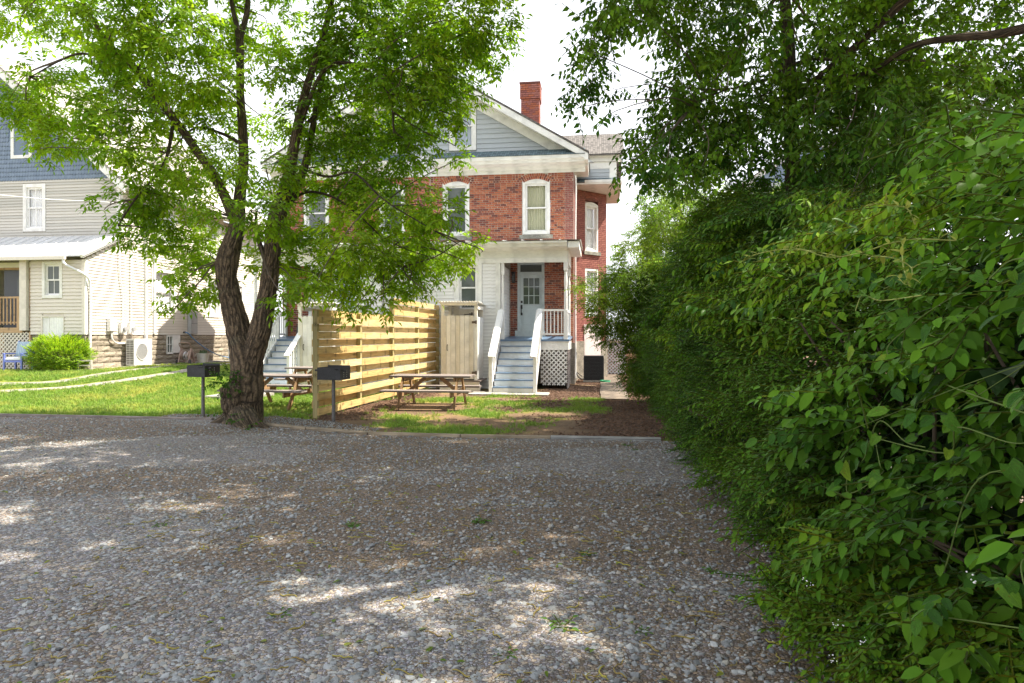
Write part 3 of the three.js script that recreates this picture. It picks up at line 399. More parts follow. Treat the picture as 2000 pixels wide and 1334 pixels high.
    // back door with nine lights, transom and a tall sill
    const D = part('door', [X(-2.80, 1.80, ZB - .08, -2.03, 2.72, ZB - .04), X(-2.80, 2.72, ZB - .08, -2.69, 3.80, ZB - .04), X(-2.12, 2.72, ZB - .08, -2.03, 3.80, ZB - .04), X(-2.69, 3.68, ZB - .08, -2.12, 3.80, ZB - .04), ...[1, 2].map(i => X(-2.69 + i * .19 - .012, 2.74, ZB - .078, -2.69 + i * .19 + .012, 3.68, ZB - .042)), ...[0, 1, 2].map(i => X(-2.69, 2.74 + i * .315 - .012, ZB - .076, -2.12, 2.74 + i * .315 + .012, ZB - .044)),
      X(-2.70, 2.60, ZB - .04, -2.13, 2.62, ZB - .03), X(-2.70, 2.0, ZB - .04, -2.13, 2.02, ZB - .03), X(-2.70, 2.02, ZB - .04, -2.68, 2.6, ZB - .03), X(-2.43, 2.02, ZB - .04, -2.41, 2.6, ZB - .03), X(-2.15, 2.02, ZB - .04, -2.13, 2.6, ZB - .03)], M.doorblue, H);
    part('door_pane', X(-2.69, 2.73, ZB - .064, -2.12, 3.69, ZB - .058), M.winglass, D);
    part('handle', [X(-2.785, 2.79, ZB - .04, -2.72, 2.87, ZB - .02), X(-2.785, 2.58, ZB - .04, -2.725, 2.72, ZB - .02), tube([[mx(-2.755), 2.68, ZB - .02], [mx(-2.755), 2.60, ZB + .04], [mx(-2.755), 2.44, ZB + .04], [mx(-2.755), 2.38, ZB - .03]], .012, 6), X(-2.785, 2.35, ZB - .04, -2.725, 2.44, ZB - .02)], M.iron, D);
    part('door_frame', [X(-2.9, 1.80, ZB - .1, -2.80, 4.24, ZB + .02), X(-2.03, 1.80, ZB - .1, -1.93, 4.24, ZB + .02), X(-2.8, 3.80, ZB - .1, -2.03, 3.90, ZB + .01), X(-2.8, 4.16, ZB - .1, -2.03, 4.24, ZB + .01)], M.doorblue, H);
    part('transom_pane', X(-2.8, 3.9, ZB - .07, -2.03, 4.16, ZB - .06), M.winglass, H);
    part('door_step', X(-2.98, 1.55, ZB - .1, -1.9, 1.80, ZB + .10), M.doorblue, H);
    const ln = part('wall_lantern', [X(-3.10, 3.50, ZB, -2.98, 3.92, ZB + .03), X(-3.10, 3.82, ZB + .03, -2.97, 3.9, ZB + .2), X(-3.09, 3.52, ZB + .06, -2.98, 3.55, ZB + .18), ...[[-3.09, .06], [-2.99, .06], [-3.09, .17], [-2.99, .17]].map(([x, z]) => X(x, 3.55, ZB + z, x + .012, 3.82, ZB + z + .012))], M.iron, H);
    part('lantern_glass', X(-3.075, 3.56, ZB + .075, -2.995, 3.81, ZB + .165), M.glass, ln); 
  }
}
// wooden stairs up to each back porch
function makeStairs() {
  const t = thing('porch_stairs', 'white wooden stairs with blue treads between the right shower stall and the lattice', 'stairs', [-2.53, 0, -19.5]);
  const hw = 0.66, rise = 0.2, run = 0.271, y = -0.1;
  for (let i = 0; i < 8; i++) { part('riser', bx(-hw + .07, y + i * rise, -i * run - 0.02, hw - .07, y + (i + 1) * rise - (i < 7 ? 0.032 : 0.06), -i * run), M.white, t); if (i < 7) part('tread', bx(-hw + .06, y + (i + 1) * rise - 0.032, -i * run - run - 0.02, hw - .06, y + (i + 1) * rise, -i * run + 0.03), M.bluetread, t); }
  for (const s of [-1, 1]) {
    const x = s * hw;
    part('newel_post', bx(x - .05, -0.15, -0.06, x + .05, 0.98, 0.04), M.white, t);
    part('stringer', bar([x, 0.02, -0.08], [x, 1.36, -1.88], 0.04, 0.26), M.white, t);
    part('handrail', [bar([x - s * .02, 1.0, 0.1], [x - s * .02, 2.48, -1.93], 0.16, 0.035), bar([x - s * .12, 0.98, 0.02], [x - s * .12, 2.42, -1.95], 0.035, 0.09)], M.white, t);
    part('top_post', bx(x - .045, 1.3, -1.98, x + .045, 2.47, -1.89), M.white, t);
    for (let i = 0; i < 12; i++) { const z = -0.16 - i * 0.145, f = -z / 1.9; part('baluster', bx(x - .018, 0.03 + f * 1.4 + .05, z - .018, x + .018, 0.97 + f * 1.4, z + .018), M.white, t); }
  }
  return t;
}
{
  makeStairs();
  const c = scene.children[scene.children.length - 1].clone(); c.name = numbered('porch_stairs'); c.position.x = 2 * XC + 2.53; scene.add(c);
  tag(c, 'white wooden stairs with blue treads behind the tree, left of the left shower stall', 'stairs');
  // the side deck past the bay
  const d = thing('side_deck', 'small white deck with lattice skirt and railing past the brick bay', 'deck', [0.36, 0, -29.4]);
  part('deck_floor', bx(0, 1.2, -1.5, 1.5, 1.28, 0.02), M.grey, d); part('deck_fascia', bx(0, 1.0, -0.02, 1.5, 1.2, 0.0), M.white, d);
  lattice(d, FRONT(0, -0.05, 0), 0.8, 1.05, M.white); part('added_deck_skirt', [bx(0.8, -0.1, -0.1, 1.5, 1, -0.05), bx(0, -0.1, -1.5, 1.5, 1.19, -1.45), bx(1.45, -0.1, -1.44, 1.5, 1.19, -0.11)], M.deckwood, d);  // skirt panels added to block side and back light behind the lattice
  part('deck_rail', [bx(0, 2.1, -0.05, 1.5, 2.16, 0.03), bx(0, 1.38, -0.03, 1.5, 1.43, 0.01), bx(-0.02, 1.28, -0.05, 0.07, 2.2, 0.03)], M.white, d);
  for (let i = 0; i < 10; i++) part('baluster', bx(0.15 + i * .13, 1.43, -0.02, 0.185 + i * .13, 2.1, 0.01), M.white, d);
}

// ---------------------------------------------------------------- pale clapboard house on the left
const XL = -17.6, ZL = -20.877, ZM = -22.588, RX = -23.45, RY = 12.72, RS = 0.877;
{
  const H = thing('clapboard_house', 'cream clapboard house with blue shingled gable and stone block foundation', 'house');
  const side = RIGHT(XL, 0, ZL), um = ZL - ZM, uEnd = 8.55;
  const uz = z => ZL - z;
  const wins = [[uz(-24.42), 2.70, uz(-25.72), 4.2], [uz(-28.12), 2.58, uz(-29.0), 4.05]].map(a => a), up = [[uz(-24.42), 5.3, uz(-25.72), 6.7], [uz(-28.12), 5.3, uz(-29.0), 6.7]];
  panel('side_wall', side, [[0, 1.66], [uEnd, 1.66], [uEnd, 7.1], [um, 7.1], [um, 5.2], [0, 4.25]], [...wins, ...up], M.vinyl[0], H, 0.12, 0.02);
  const grow = (a, c = 0.14) => [a[0] - c, a[1] - c, a[2] + c, a[3] + c];
  siding(H, side, 1.66, 7.05, 0.113, v => [v < 4.3 ? 0.1 : v < 5.3 ? (v - 4.25) / 0.95 * um : um + 0.1, uEnd], [...wins, ...up].map(a => grow(a)), M.vinyl);
  for (const a of [...wins, ...up]) makeWindow(H, side.clone().multiply(FRONT((a[0] + a[2]) / 2, a[1] + .01, 0)), a[2] - a[0] - .02, a[3] - a[1] - .02, { casing: 0.13, curtain: M.whitecurtain, grid: [2, 1] });
  const s2 = RIGHT(XL - 0.3, 0, ZL - uEnd), w3 = [1.15, 2.6, 2.15, 4.1];
  panel('rear_side_wall', s2, [[0, 1.66], [4.2, 1.66], [4.2, 7.1], [0, 7.1]], [w3], M.vinyl[0], H, 0.12, 0.02); siding(H, s2, 1.66, 7.05, 0.113, () => [0.12, 4.2], [grow(w3)], M.vinyl);
  makeWindow(H, s2.clone().multiply(FRONT(1.65, 2.61, 0)), 0.98, 1.48, { casing: 0.13, curtain: M.whitecurtain, grid: [2, 1] });
  place(part('corner_board', [bx(0, 1.66, -0.02, 0.12, 7.05, 0.035), bx(-0.32, 1.62, -0.35, 0, 7.05, 0.03)], M.trim, H), s2);
  place(part('corner_board', [bx(-0.01, 1.66, -0.02, 0.1, 4.26, 0.035), bx(um, 5.25, -0.02, um + 0.1, 7.05, 0.035)], M.trim, H), side);
  place(part('wall_downspout', [bx(2.98, 0.9, 0.01, 3.08, 7.0, 0.1), bx(3.5, 1.7, 0.01, 3.6, 7.0, 0.09)], M.pvc, H), side);
  // rock faced foundation blocks, each a mesh
  const blk = [0, 1, 2, 3].map(k => { const g = new THREE.BoxGeometry(1, 1, 1, 8, 5, 1), p = g.attributes.position; for (let i = 0; i < p.count; i++) if (p.getZ(i) > 0.4) { const x = p.getX(i), y = p.getY(i), e = Math.min(0.5 - Math.abs(x), 0.5 - Math.abs(y)); p.setZ(i, e < 0.01 ? 0.3 : 0.5 + 0.9 * (fbm(x * 4 + k * 9, y * 3, 0, 3) - 0.4)); } g.computeVertexNormals(); return g; });
  const base = (m, u0, u1, holes) => { for (let r = 0; r < 7; r++) for (let u = u0 - (r % 2 ? 0.3 : 0); u < u1; u += 0.6) { let a = Math.max(u, u0), b = Math.min(u + 0.6, u1); const y = 0.25 + r * 0.2; for (const h of holes) if (y + .1 > h[1] && y + .1 < h[3]) { if (a >= h[0] && b <= h[2]) b = a; else if (a < h[0] && b > h[0]) b = h[0]; else if (a < h[2] && b > h[2]) a = h[2]; } if (b - a < 0.05) continue; const o = shade(new THREE.Mesh(blk[Math.floor(rnd() * 4)], M.stone[Math.floor(rnd() * 4)])); o.name = 'foundation_block'; o.position.set((a + b) / 2, y + 0.1, -0.03); o.scale.set(b - a - 0.014, 0.187, 0.08); o.updateMatrix(); H.add(place(o, m)); } };
  const bh = [uz(-25.24), 0.86, uz(-26.12), 1.65]; base(side, 0, uEnd, [bh]); base(s2, 0.1, 4.2, []);
  part('foundation', [bx(-29, 0.1, ZL - 0.04, XL - 0.06, 1.65, ZL - 0.3), bx(XL - 0.4, 0.1, -29.3, XL - 0.05, 1.65, ZL - 0.1), bx(XL - 0.6, 0.1, -33.5, XL - 0.35, 1.65, -29.3)], M.stucco, H);
  place(part('cellar_window', [bx(bh[0], .86, -.02, bh[0] + .04, 1.63, .03), bh && bx(bh[0] + .36, .86, -.02, bh[0] + .41, 1.63, .03), bx(bh[0] + .04, .86, -.02, bh[0] + .36, .94, .04), bx(bh[0] + .04, 1.58, -.02, bh[0] + .36, 1.63, .03), bx(bh[0] + .19, .94, -.01, bh[0] + .21, 1.58, .02), bx(bh[0] + .04, 1.25, -.01, bh[0] + .36, 1.27, .021), bx(bh[0] + .41, .9, -.03, bh[2], 1.64, .02)], M.white, H), side);
  place(part('pane', bx(bh[0] + .04, .94, -.03, bh[0] + .36, 1.58, -.02), M.winglass, H), side);
  // lean-to front with a small window, hatch and a recessed porch
  const f = FRONT(0, 0, ZL), lwH = [-19.12, 3.02, -18.55, 4.1], hat = [-19.25, 1.5, -18.4, 2.3];
  panel('lean_to_wall', f, [[-19.69, 1.66], [XL, 1.66], [XL, 4.25], [-19.69, 4.25]], [lwH], M.vinyl[1], H, 0.1, 0.02);
  siding(H, f, 1.66, 4.24, 0.122, () => [-19.69, XL - 0.1], [grow(lwH, 0.1), hat], M.vinyl);
  makeWindow(H, FRONT((lwH[0] + lwH[2]) / 2, lwH[1], ZL), .57, 1.08, { casing: 0.1, grid: [2, 1], pane: M.winglass });
  part('corner_board', [bx(XL - .1, 1.66, ZL - .02, XL + .01, 4.25, ZL + .03), bx(-20.02, 1.8, ZL - 0.02, -19.76, 4.25, ZL + 0.12)], M.vinyl[2], H);
  const ht = part('hatch_door', [bx(-19.21, 1.35, ZL - .03, -18.97, 2.26, ZL + .0)], M.white, H); for (let i = 0; i < 6; i++) part('hatch_board', bx(-18.94 + i * .088, 1.3, ZL - .03, -18.856 + i * .088, 2.26, ZL + 0.015), M.white, ht);
  part('hatch_frame', [bx(-19.27, 1.35, ZL - .02, -19.21, 2.32, ZL + .03), bx(-18.41, 1.35, ZL - .02, -18.37, 2.32, ZL + .03), bx(-19.21, 2.26, ZL - .02, -18.41, 2.32, ZL + .03)], M.vinyl[0], H);
  siding(H, FRONT(0, 0, ZL - 0.85), 1.9, 4.25, 0.2, () => [-24, -19.6], [[-22, 1.9, -20.2, 4.2]], [M.creamwall || (M.creamwall = std(.66, .62, .42, { roughness: .6, map: T.dirt }))]);
  part('porch_door', [bx(-21.6, 1.9, ZL - .93, -20.55, 4.0, ZL - .88)], M.dark2 || (M.dark2 = std(.06, .07, .09, { roughness: .3 })), H);
  part('door_pane', [0, 1, 2, 3].map(i => bx(-21.05 + (i % 2) * .24, 2.5 + (i >> 1) * .62, ZL - .885, -20.85 + (i % 2) * .24, 3.06 + (i >> 1) * .62, ZL - .872)), M.winglass, H);
  part('door_frame', [bx(-20.55, 1.9, ZL - .9, -20.47, 4.1, ZL - .84), bx(-21.8, 4.02, ZL - .9, -20.55, 4.1, ZL - .84)], M.deckwood, H); part('door_trim', [bx(-20.47, 1.9, ZL - .9, -20.3, 4.28, ZL - .83), bx(-22, 4.1, ZL - .9, -20.47, 4.28, ZL - .83)], M.white, H);
  part('porch_deck', [bx(-24, 1.72, ZL - .85, -20.0, 1.9, ZL + .02)], M.deckwood, H);
  part('porch_rail', [bx(-24, 2.93, ZL - .06, -20.05, 2.99, ZL + .05), bx(-24, 2.05, ZL - .03, -20.2, 2.11, ZL + .01), bx(-20.2, 1.9, ZL - .06, -20.06, 2.98, ZL + .04)], M.deckwood, H);
  for (let i = 0; i < 16; i++) part('baluster', bx(-20.32 - i * .14, 2.0, ZL + .01, -20.28 - i * .14, 2.93, ZL + .04), M.deckwood, H);
  const lan = part('wall_lantern', [bx(-20.2, 3.72, ZL - .83, -20.08, 3.75, ZL - .6), new THREE.ConeGeometry(.14, .1, 6).translate(-20.12, 3.98, ZL - .68), bx(-20.16, 4.02, ZL - .83, -20.08, 4.08, ZL - .68)], M.copperbrown, H); part('lantern_glass', new THREE.CylinderGeometry(.085, .07, .19, 8).translate(-20.12, 3.84, ZL - .68), M.pvc, lan);
  lattice(H, FRONT(-23.6, 0.4, ZL), 3.9, 1.34, M.vinyl[1], 0.15, 0.045); part('lattice_post', [bx(-20.95, .4, ZL - .05, -20.75, 1.75, ZL - .02), bx(-19.74, .4, ZL - .04, -19.68, 1.75, ZL + .02)], M.deckwood, H);
  part('foundation', bx(-24, .2, ZL - 1.5, -19.7, 1.7, ZL - 1.3), M.stucco, H);
  // lean-to metal roof, gutter, downpipe
  const yE = 4.33, zE = ZL + 0.3, yT = 5.3; const prf = new THREE.Shape([[-zE, yE], [-zE, yE + .05], [-ZM, yT + .05], [-ZM, yT]].map(p => new THREE.Vector2(...p)));
  const lr = part('lean_to_roof', new THREE.ExtrudeGeometry(prf, { depth: 11.6, bevelEnabled: false }).rotateY(Math.PI / 2).translate(-29, 0, 0), M.metalroof, H);
  for (let i = 0; i < 22; i++) part('roof_seam', bar([-17.5 - i * .4, yE + .06, zE], [-17.5 - i * .4, yT + .06, ZM], .03, .03), M.metalroof, lr);
  part('roof_trim', [bar([XL + 0.12, yE - .0, zE], [XL + 0.12, yT - .0, ZM], 0.09, .12)], M.white, H);
  part('gutter', [bx(-29, 4.22, zE, -18.05, 4.33, zE + .1)], M.vinyl[2], H);
  part('downspout', [tube([[-18.12, 4.22, zE + .05], [-18.1, 4.1, zE + .05], [XL + .1, 3.66, ZL + .02], [XL + .1, 3.4, ZL - .1], [XL + .1, .6, ZL - .1]], .045, 8, 40)], M.pvc, H);
  // main gable wall
  const g = FRONT(0, 0, ZM), w1 = [-22.0, 8.45, -21.36, 9.88], w2 = [-21.47, 5.68, -20.79, 7.22];
  const hw = RX - XL; panel('gable_wall', g, [[2 * RX - XL, 1.7], [XL, 1.7], [XL, 7.45], [RX, 7.45 + 5.85 * RS], [2 * RX - XL, 7.45]], [w1, w2], M.worn[1], H, 0.14, 0.02);
  siding(H, g, 5.3, 7.5, 0.112, () => [2 * RX - XL, XL - 0.12], [grow(w2, 0.14)], M.worn);
  part('corner_board', bx(XL - .12, 5.25, ZM - .02, XL + .02, 7.5, ZM + .035), M.trim, H);
  makeWindow(H, FRONT((w1[0] + w1[2]) / 2, w1[1], ZM), .64, 1.43, { casing: .12, curtain: M.whitecurtain }); makeWindow(H, FRONT((w2[0] + w2[2]) / 2, w2[1], ZM), .68, 1.54, { casing: .13, curtain: M.whitecurtain, grid: [2, 1] });
  { const s = new THREE.Shape(); s.moveTo(-.056, .2); s.lineTo(-.056, .035); s.absarc(0, .045, .056, Math.PI, 2 * Math.PI, false); s.lineTo(.056, .2); const sg = new THREE.ExtrudeGeometry(s, { depth: .02, bevelEnabled: false, curveSegments: 6 }).rotateX(-0.13), spots = [], D = new THREE.Object3D();
    for (let r = 0; r < 26; r++) { const y = 7.5 + r * .165, half = (RY - .3 - (y + .1)) / RS; for (let x = RX - half + (r % 2) * .0585; x < RX + half; x += .117) if (x > -26.5 && !(x > w1[0] - .17 && x < w1[2] + .17 && y > w1[1] - .27 && y < w1[3] + .1)) { D.position.set(x, y - 0.02 + .008 * (rnd() - .5), ZM + .012); D.updateMatrix(); spots.push(D.matrix.clone()); } }
    const im = shade(new THREE.InstancedMesh(sg, std(1, 1, 1, { roughness: .6, map: T.dirt }), spots.length)); im.name = 'scalloped_shingles'; im.userData.kind = 'stuff'; spots.forEach((m, i) => { im.setMatrixAt(i, m); im.setColorAt(i, M.fish[Math.floor(rnd() * 3)].color); }); H.add(im); 
    part('gable_backing', new THREE.ExtrudeGeometry(new THREE.Shape([[-26.8, 7.48], [XL - .02, 7.48], [XL - .02, 7.5], [RX, RY - .35], [-26.8, 9.8]].map(p => new THREE.Vector2(...p))), { depth: .02, bevelEnabled: false }).translate(0, 0, ZM - .018).translate(0, 0, 0), M.fish[0], H).visible = true; }
  const slopeG = (s, z0, z1, lo, hi, out) => { const sh = new THREE.Shape([[0, RY + lo], [s * out, RY - out * RS + lo], [s * out, RY - out * RS + hi], [0, RY + hi]].map(p => new THREE.Vector2(...p))); return new THREE.ExtrudeGeometry(sh, { depth: z1 - z0, bevelEnabled: false }).translate(RX, 0, z0); };
  part('roof', [slopeG(1, -34, ZM + .42, -.02, .08, 6.35), slopeG(-1, -34, ZM + .42, -.02, .08, 6.35)], M.paleshingle, H);
  part('rake_board', [slopeG(1, ZM + .32, ZM + .40, -.34, -.025, 6.3), slopeG(-1, ZM + .32, ZM + .4, -.34, -.025, 6.3), slopeG(1, ZM + .02, ZM + .32, -.1, -.03, 6.3), slopeG(1, ZM + .03, ZM + .07, -.5, -.1, 6.1)], M.trim, H);
  part('eave', [bx(XL, 7.05, -34, XL + .45, 7.1, ZM + .3), bx(XL + .4, 7.1, -34, XL + .5, 7.22, ZM + .38)], M.trim, H);
  const cp = [-20.48,11.84,-27.07]; part('chimney', [bx(cp[0] - .25, 8, cp[2] - .25, cp[0] + .25, cp[1] + .7, cp[2] + .25), bx(cp[0] - .3, cp[1] + .6, cp[2] - .3, cp[0] + .3, cp[1] + .72, cp[2] + .3)], M.cream, H);
  // cross gable on the side slope
  const dg = new THREE.Shape([[-1.7, 8.9], [1.7, 8.9], [0, 10.35]].map(p => new THREE.Vector2(...p))); part('dormer', new THREE.ExtrudeGeometry(dg, { depth: 2.4, bevelEnabled: false }).rotateY(Math.PI / 2).translate(-21.2, 0, -27.6), M.paleshingle, H);
  part('back_wall', [bx(2 * RX - XL, 0, -33.8, XL - .4, 7.4, -33.6), bx(2 * RX - XL, 0, -33.6, 2 * RX - XL + .1, 7.4, ZM - .2)], M.vinyl[0], H);
}
// things along the left house
{
  const box = (name, lab, cat, z0, z1, y0, y1, d, mat, grp) => { const o = thing(name, lab, cat, [XL + .03, y0, (z0 + z1) / 2], 0, grp), w = Math.abs(z1 - z0), h = y1 - y0; part('case', bx(0, 0, -w / 2, d, h, w / 2), mat, o); part('cover', bx(d, .02, -w / 2 + .02, d + .015, h - .02, w / 2 - .02), mat, o); return [o, w, h, d]; };
  let [o] = box('disconnect_box', 'pale grey box at the left end of the meters on the cream siding', 'electrical box', -21.86, -22.2, 1.78, 2.24, .14, M.pvc);
  part('conduit', tube([[.07, 0, 0], [.07, -.25, 0], [.07, -.42, -.2], [.07, -.45, -.6], [.07, -.45, -1.1]], .03, 8, 40), M.pvc, o);
  [['left', -22.46], ['right', -22.92]].forEach(([s, z]) => { const [m, w, h, d] = box('electric_meter', `pale round dial electric meter, the ${s} of the pair on the cream siding`, 'meter', z, z - .3, 1.72, 2.08, .1, M.pvc); part('dial', new THREE.CylinderGeometry(.09, .09, .12, 20).rotateZ(Math.PI / 2).translate(d + .05, .15, 0), M.grey, m); part('conduit', tube([[.05, h, 0], [.05, 1.4, 0], [.05, 2.3, s === 'left' ? .15 : 0], [.05, 3.6, s === 'left' ? .15 : 0]], .022, 8, 30), M.pvc, m); });
  [o] = box('junction_box', 'grey two door utility box on the shaded cream siding above the blue hose', 'electrical box', -26.62, -27.08, 1.69, 2.62, .16, M.grey); part('door_seam', bx(.176, .45, -.21, .18, .46, .21), M.dark, o);
  // outdoor unit of the air conditioner
  const c = thing('heat_pump', 'white outdoor air conditioning unit with round fan grille against the stone foundation', 'air conditioner', [XL + .3, .47, -23.2]);
  part('case', [bx(-.17, .04, -.5, .17, 1.0, .48), bx(-.18, 1.0, -.51, .18, 1.03, .49), bx(-.12, -.06, -.4, .12, .04, -.3), bx(-.12, -.06, .3, .12, .04, .4)], M.white, c);
  part('fan_recess', new THREE.CircleGeometry(.3, 32).rotateY(Math.PI / 2).translate(.174, .55, .08), M.steel, c);
  const gr = [new THREE.TorusGeometry(.31, .012, 6, 36).rotateY(Math.PI / 2).translate(.185, .55, .08)]; for (let i = -7; i <= 7; i++) { const hh = Math.sqrt(.31 * .31 - (i * .04) ** 2); gr.push(bx(.18, .55 - hh, .08 + i * .04 - .006, .19, .55 + hh, .08 + i * .04 + .006)); } part('fan_grille', gr, M.pvc, c);
  part('fan_panel', [bx(.17, .18, .42, .178, .92, .43), bx(.17, .18, -.28, .178, .92, -.27), bx(.17, .18, -.27, .178, .19, .42)], M.pvc, c);
  const lv = []; for (let i = 0; i < 14; i++) for (const k of [0, 1]) lv.push(bx(-.15 + k * .15, .08 + i * .065, .478, -.02 + k * .15, .12 + i * .065, .486)); part('side_vent', lv, M.steel, c);
  // cinder block
  const cb = thing('concrete_block', 'grey hollow concrete block standing right of the round bush', 'block', [-17.15, .44, -20.35], .5); part('block', [bx(-.2, 0, -.1, -.16, .36, .1), bx(.16, 0, -.1, .2, .36, .1), bx(-.16, 0, -.1, .16, .04, .1), bx(-.16, .16, -.1, .16, .2, .1), bx(-.16, .32, -.1, .16, .36, .1)], M.concrete, cb);
  // blue armchair
  const ch = thing('garden_chair', 'blue framed garden armchair with striped cushions beside the lattice', 'chair', [-19.65, .44, -20.35], .1);
  for (const [x, z] of [[-.3, .25], [.3, .25], [-.3, -.25], [.3, -.25]]) part('leg', bx(x - .025, 0, z - .025, x + .025, z > 0 ? .58 : .5, z + .025), M.bluechair, ch);
  part('frame', [bx(-.33, .28, .22, .33, .34, .27), bx(-.33, .55, -.28, -.27, .59, .3), bx(.27, .55, -.28, .33, .59, .3), bx(-.28, .28, -.27, .28, .34, -.23), bar([-.29, .3, -.25], [-.29, 1.0, -.4], .04, .04), bar([.29, .3, -.25], [.29, 1.0, -.4], .04, .04)], M.bluechair, ch);
  M.stripe = std(1, 1, 1, { roughness: .9, map: texture(128, 8, u => { const s = (u * 9) % 1; return s < .18 ? [.82, .84, .86] : s < .3 ? [.42, .5, .6] : s < .36 ? [.85, .86, .88] : [.56, .66, .74]; }) });
  const cu = new THREE.BoxGeometry(.54, .5, .12, 8, 8, 1), cp = cu.attributes.position; for (let i = 0; i < cp.count; i++) { const e = 1 - Math.max(Math.abs(cp.getX(i) / .27), Math.abs(cp.getY(i) / .25)) ** 4; cp.setZ(i, cp.getZ(i) * (.45 + .75 * e)); } cu.computeVertexNormals(); part('back_cushion', cu.clone().rotateX(-.2).translate(0, .72, -.27), M.stripe, ch); part('seat_cushion', cu.clone().rotateX(-Math.PI / 2).translate(0, .39, 0), M.whitecurtain, ch);
  // hose reel
  const hr = thing('hose_reel', 'tan plastic hose reel cart with black wheels beside the cellar window', 'hose reel', [XL + .55, .44, -25.75], 0.2);
  for (const s of [-.2, .2]) part('side_frame', [bar([s, .05, .3], [s, .62, .02], .05, .09), bar([s, .05, -.3], [s, .62, -.02], .05, .09), bar([s, .1, -.28], [s, .1, .28], .04, .06)], M.copperbrown, hr);
  part('drum', [new THREE.CylinderGeometry(.2, .2, .05, 20).rotateZ(Math.PI / 2).translate(-.14, .36, 0), new THREE.CylinderGeometry(.2, .2, .05, 20).rotateZ(Math.PI / 2).translate(.14, .36, 0), new THREE.CylinderGeometry(.08, .08, .3, 14).rotateZ(Math.PI / 2).translate(0, .36, 0)], M.copperbrown, hr);
  const hp = []; for (let i = 0; i < 60; i++) { const a = i * .63; hp.push([-.11 + .22 * Math.abs(((i / 15) % 2) - 1), .36 + Math.cos(a) * .14, Math.sin(a) * .14]); } part('wound_hose', tube(hp, .014, 6, 240), M.pvc, hr); part('handle', tube([[-.2, .6, 0], [-.2, .86, .22], [.2, .86, .22], [.2, .6, 0]], .018, 6, 30), M.copperbrown, hr);
  for (const s of [-.25, .25]) part('wheel', new THREE.CylinderGeometry(.1, .1, .05, 18).rotateZ(Math.PI / 2).translate(s, .1, .3), M.black, hr);
  const pot = thing('planter_pot', 'white tapered square pot with a small green plant by the stone foundation', 'plant pot', [XL + .75, .44, -26.6]); part('pot', [new THREE.CylinderGeometry(.27, .19, .42, 4).rotateY(Math.PI / 4).translate(0, .21, 0)], M.planter, pot);
  const pb = thing('planter_box', 'white square planter box of grey green herbs at the far foundation corner', 'planter', [XL + .55, .46, -29.9]); part('box', [bx(-.3, 0, -.5, .3, .5, .5), bx(-.33, .46, -.53, .33, .52, .53)], M.white, pb);
  for (const [t, r, hgt, y, n] of [[pot, .16, .16, .42, 60], [pb, .3, .3, .5, 160]]) { const G = []; for (let i = 0; i < n; i++) { const a = rr(0, 6.3), q = r * Math.sqrt(rnd()), e = rr(.3, 1) * hgt; G.push(new THREE.PlaneGeometry(.03, e, 1, 1).translate(0, e / 2, 0).rotateX(rr(-.5, .5)).rotateY(rr(0, 6)).translate(Math.cos(a) * q, y, Math.sin(a) * q * (t === pb ? 1.5 : 1))); } const f = part('foliage', G, M.herb || (M.herb = std(.10, .15, .07, { side: THREE.DoubleSide })), t); f.userData.kind = 'stuff'; }
  const bh = thing('blue_garden_hose', 'blue garden hose running from the wall tap down past the planters', 'hose'); part('hose', tube([[XL + .05, 1.76, -26.35], [XL + .16, 1.74, -26.4], [XL + .25, 1.45, -26.75], [XL + .35, .95, -27.7], [XL + .5, .66, -28.6], [XL + .9, .54, -29.3], [XL + 1.3, .475, -29.8], [XL + 2.2, .47, -30.2]], .022, 8, 70), M.bluehose, bh); part('tap', [bx(XL + .0, 1.72, -26.4, XL + .1, 1.8, -26.32)], M.steel, bh);
  const cable = part('utility_cable', tube([[-18.54,5.41,-14.72], [-18.29,5.95,-18.28], [-17.95,6.12,-19.84], [-17.19,6.26,-20.95], [-16.95,6.36,-21.89]], .014, 6, 40), M.pvc); tag(cable, 'thin white service cable strung to the corner of the cream house', 'cable');
}
// ---------------------------------------------------------------- horizontal board fence
{
  const A = V(-5.53, 0, -12.5), B = V(-5.25, 0, -21.3), D = B.clone().sub(A), F = thing('board_fence', 'new yellow pine privacy fence of staggered horizontal boards between the shower stalls', 'fence');
  const at = t => A.clone().addScaledVector(D, t), n = V(-D.z, 0, D.x).normalize(); // n points to the right
  const g = t => gh(at(t).x, at(t).z), tops = [2.12, 2.12, 2.6, 2.6, 2.6];
  for (let i = 0; i < 5; i++) { const p = at(i / 4); part('post', bx(p.x - .045, -.2, p.z - .045, p.x + .045, tops[i] + .0, p.z + .045), M.post, F); }
  for (let bay = 0; bay < 4; bay++) { const rows = bay < 2 ? 14 : 17; for (let r = 0; r < rows; r++) { const sgn = r % 2 ? -1 : 1, off = n.clone().multiplyScalar(sgn * .058), a = at(bay / 4 + (bay ? .0008 : -.004)).add(off), b = at((bay + 1) / 4 - .0008).add(off), y = .05 + r * .151 + .07 + rr(-.003, .003);
    part('fence_board', bar([a.x, y + rr(-.002, .002), a.z], [b.x, y + rr(-.002, .002), b.z], .022, .141), M.pine[Math.floor(rnd() * 5)], F); } }
}
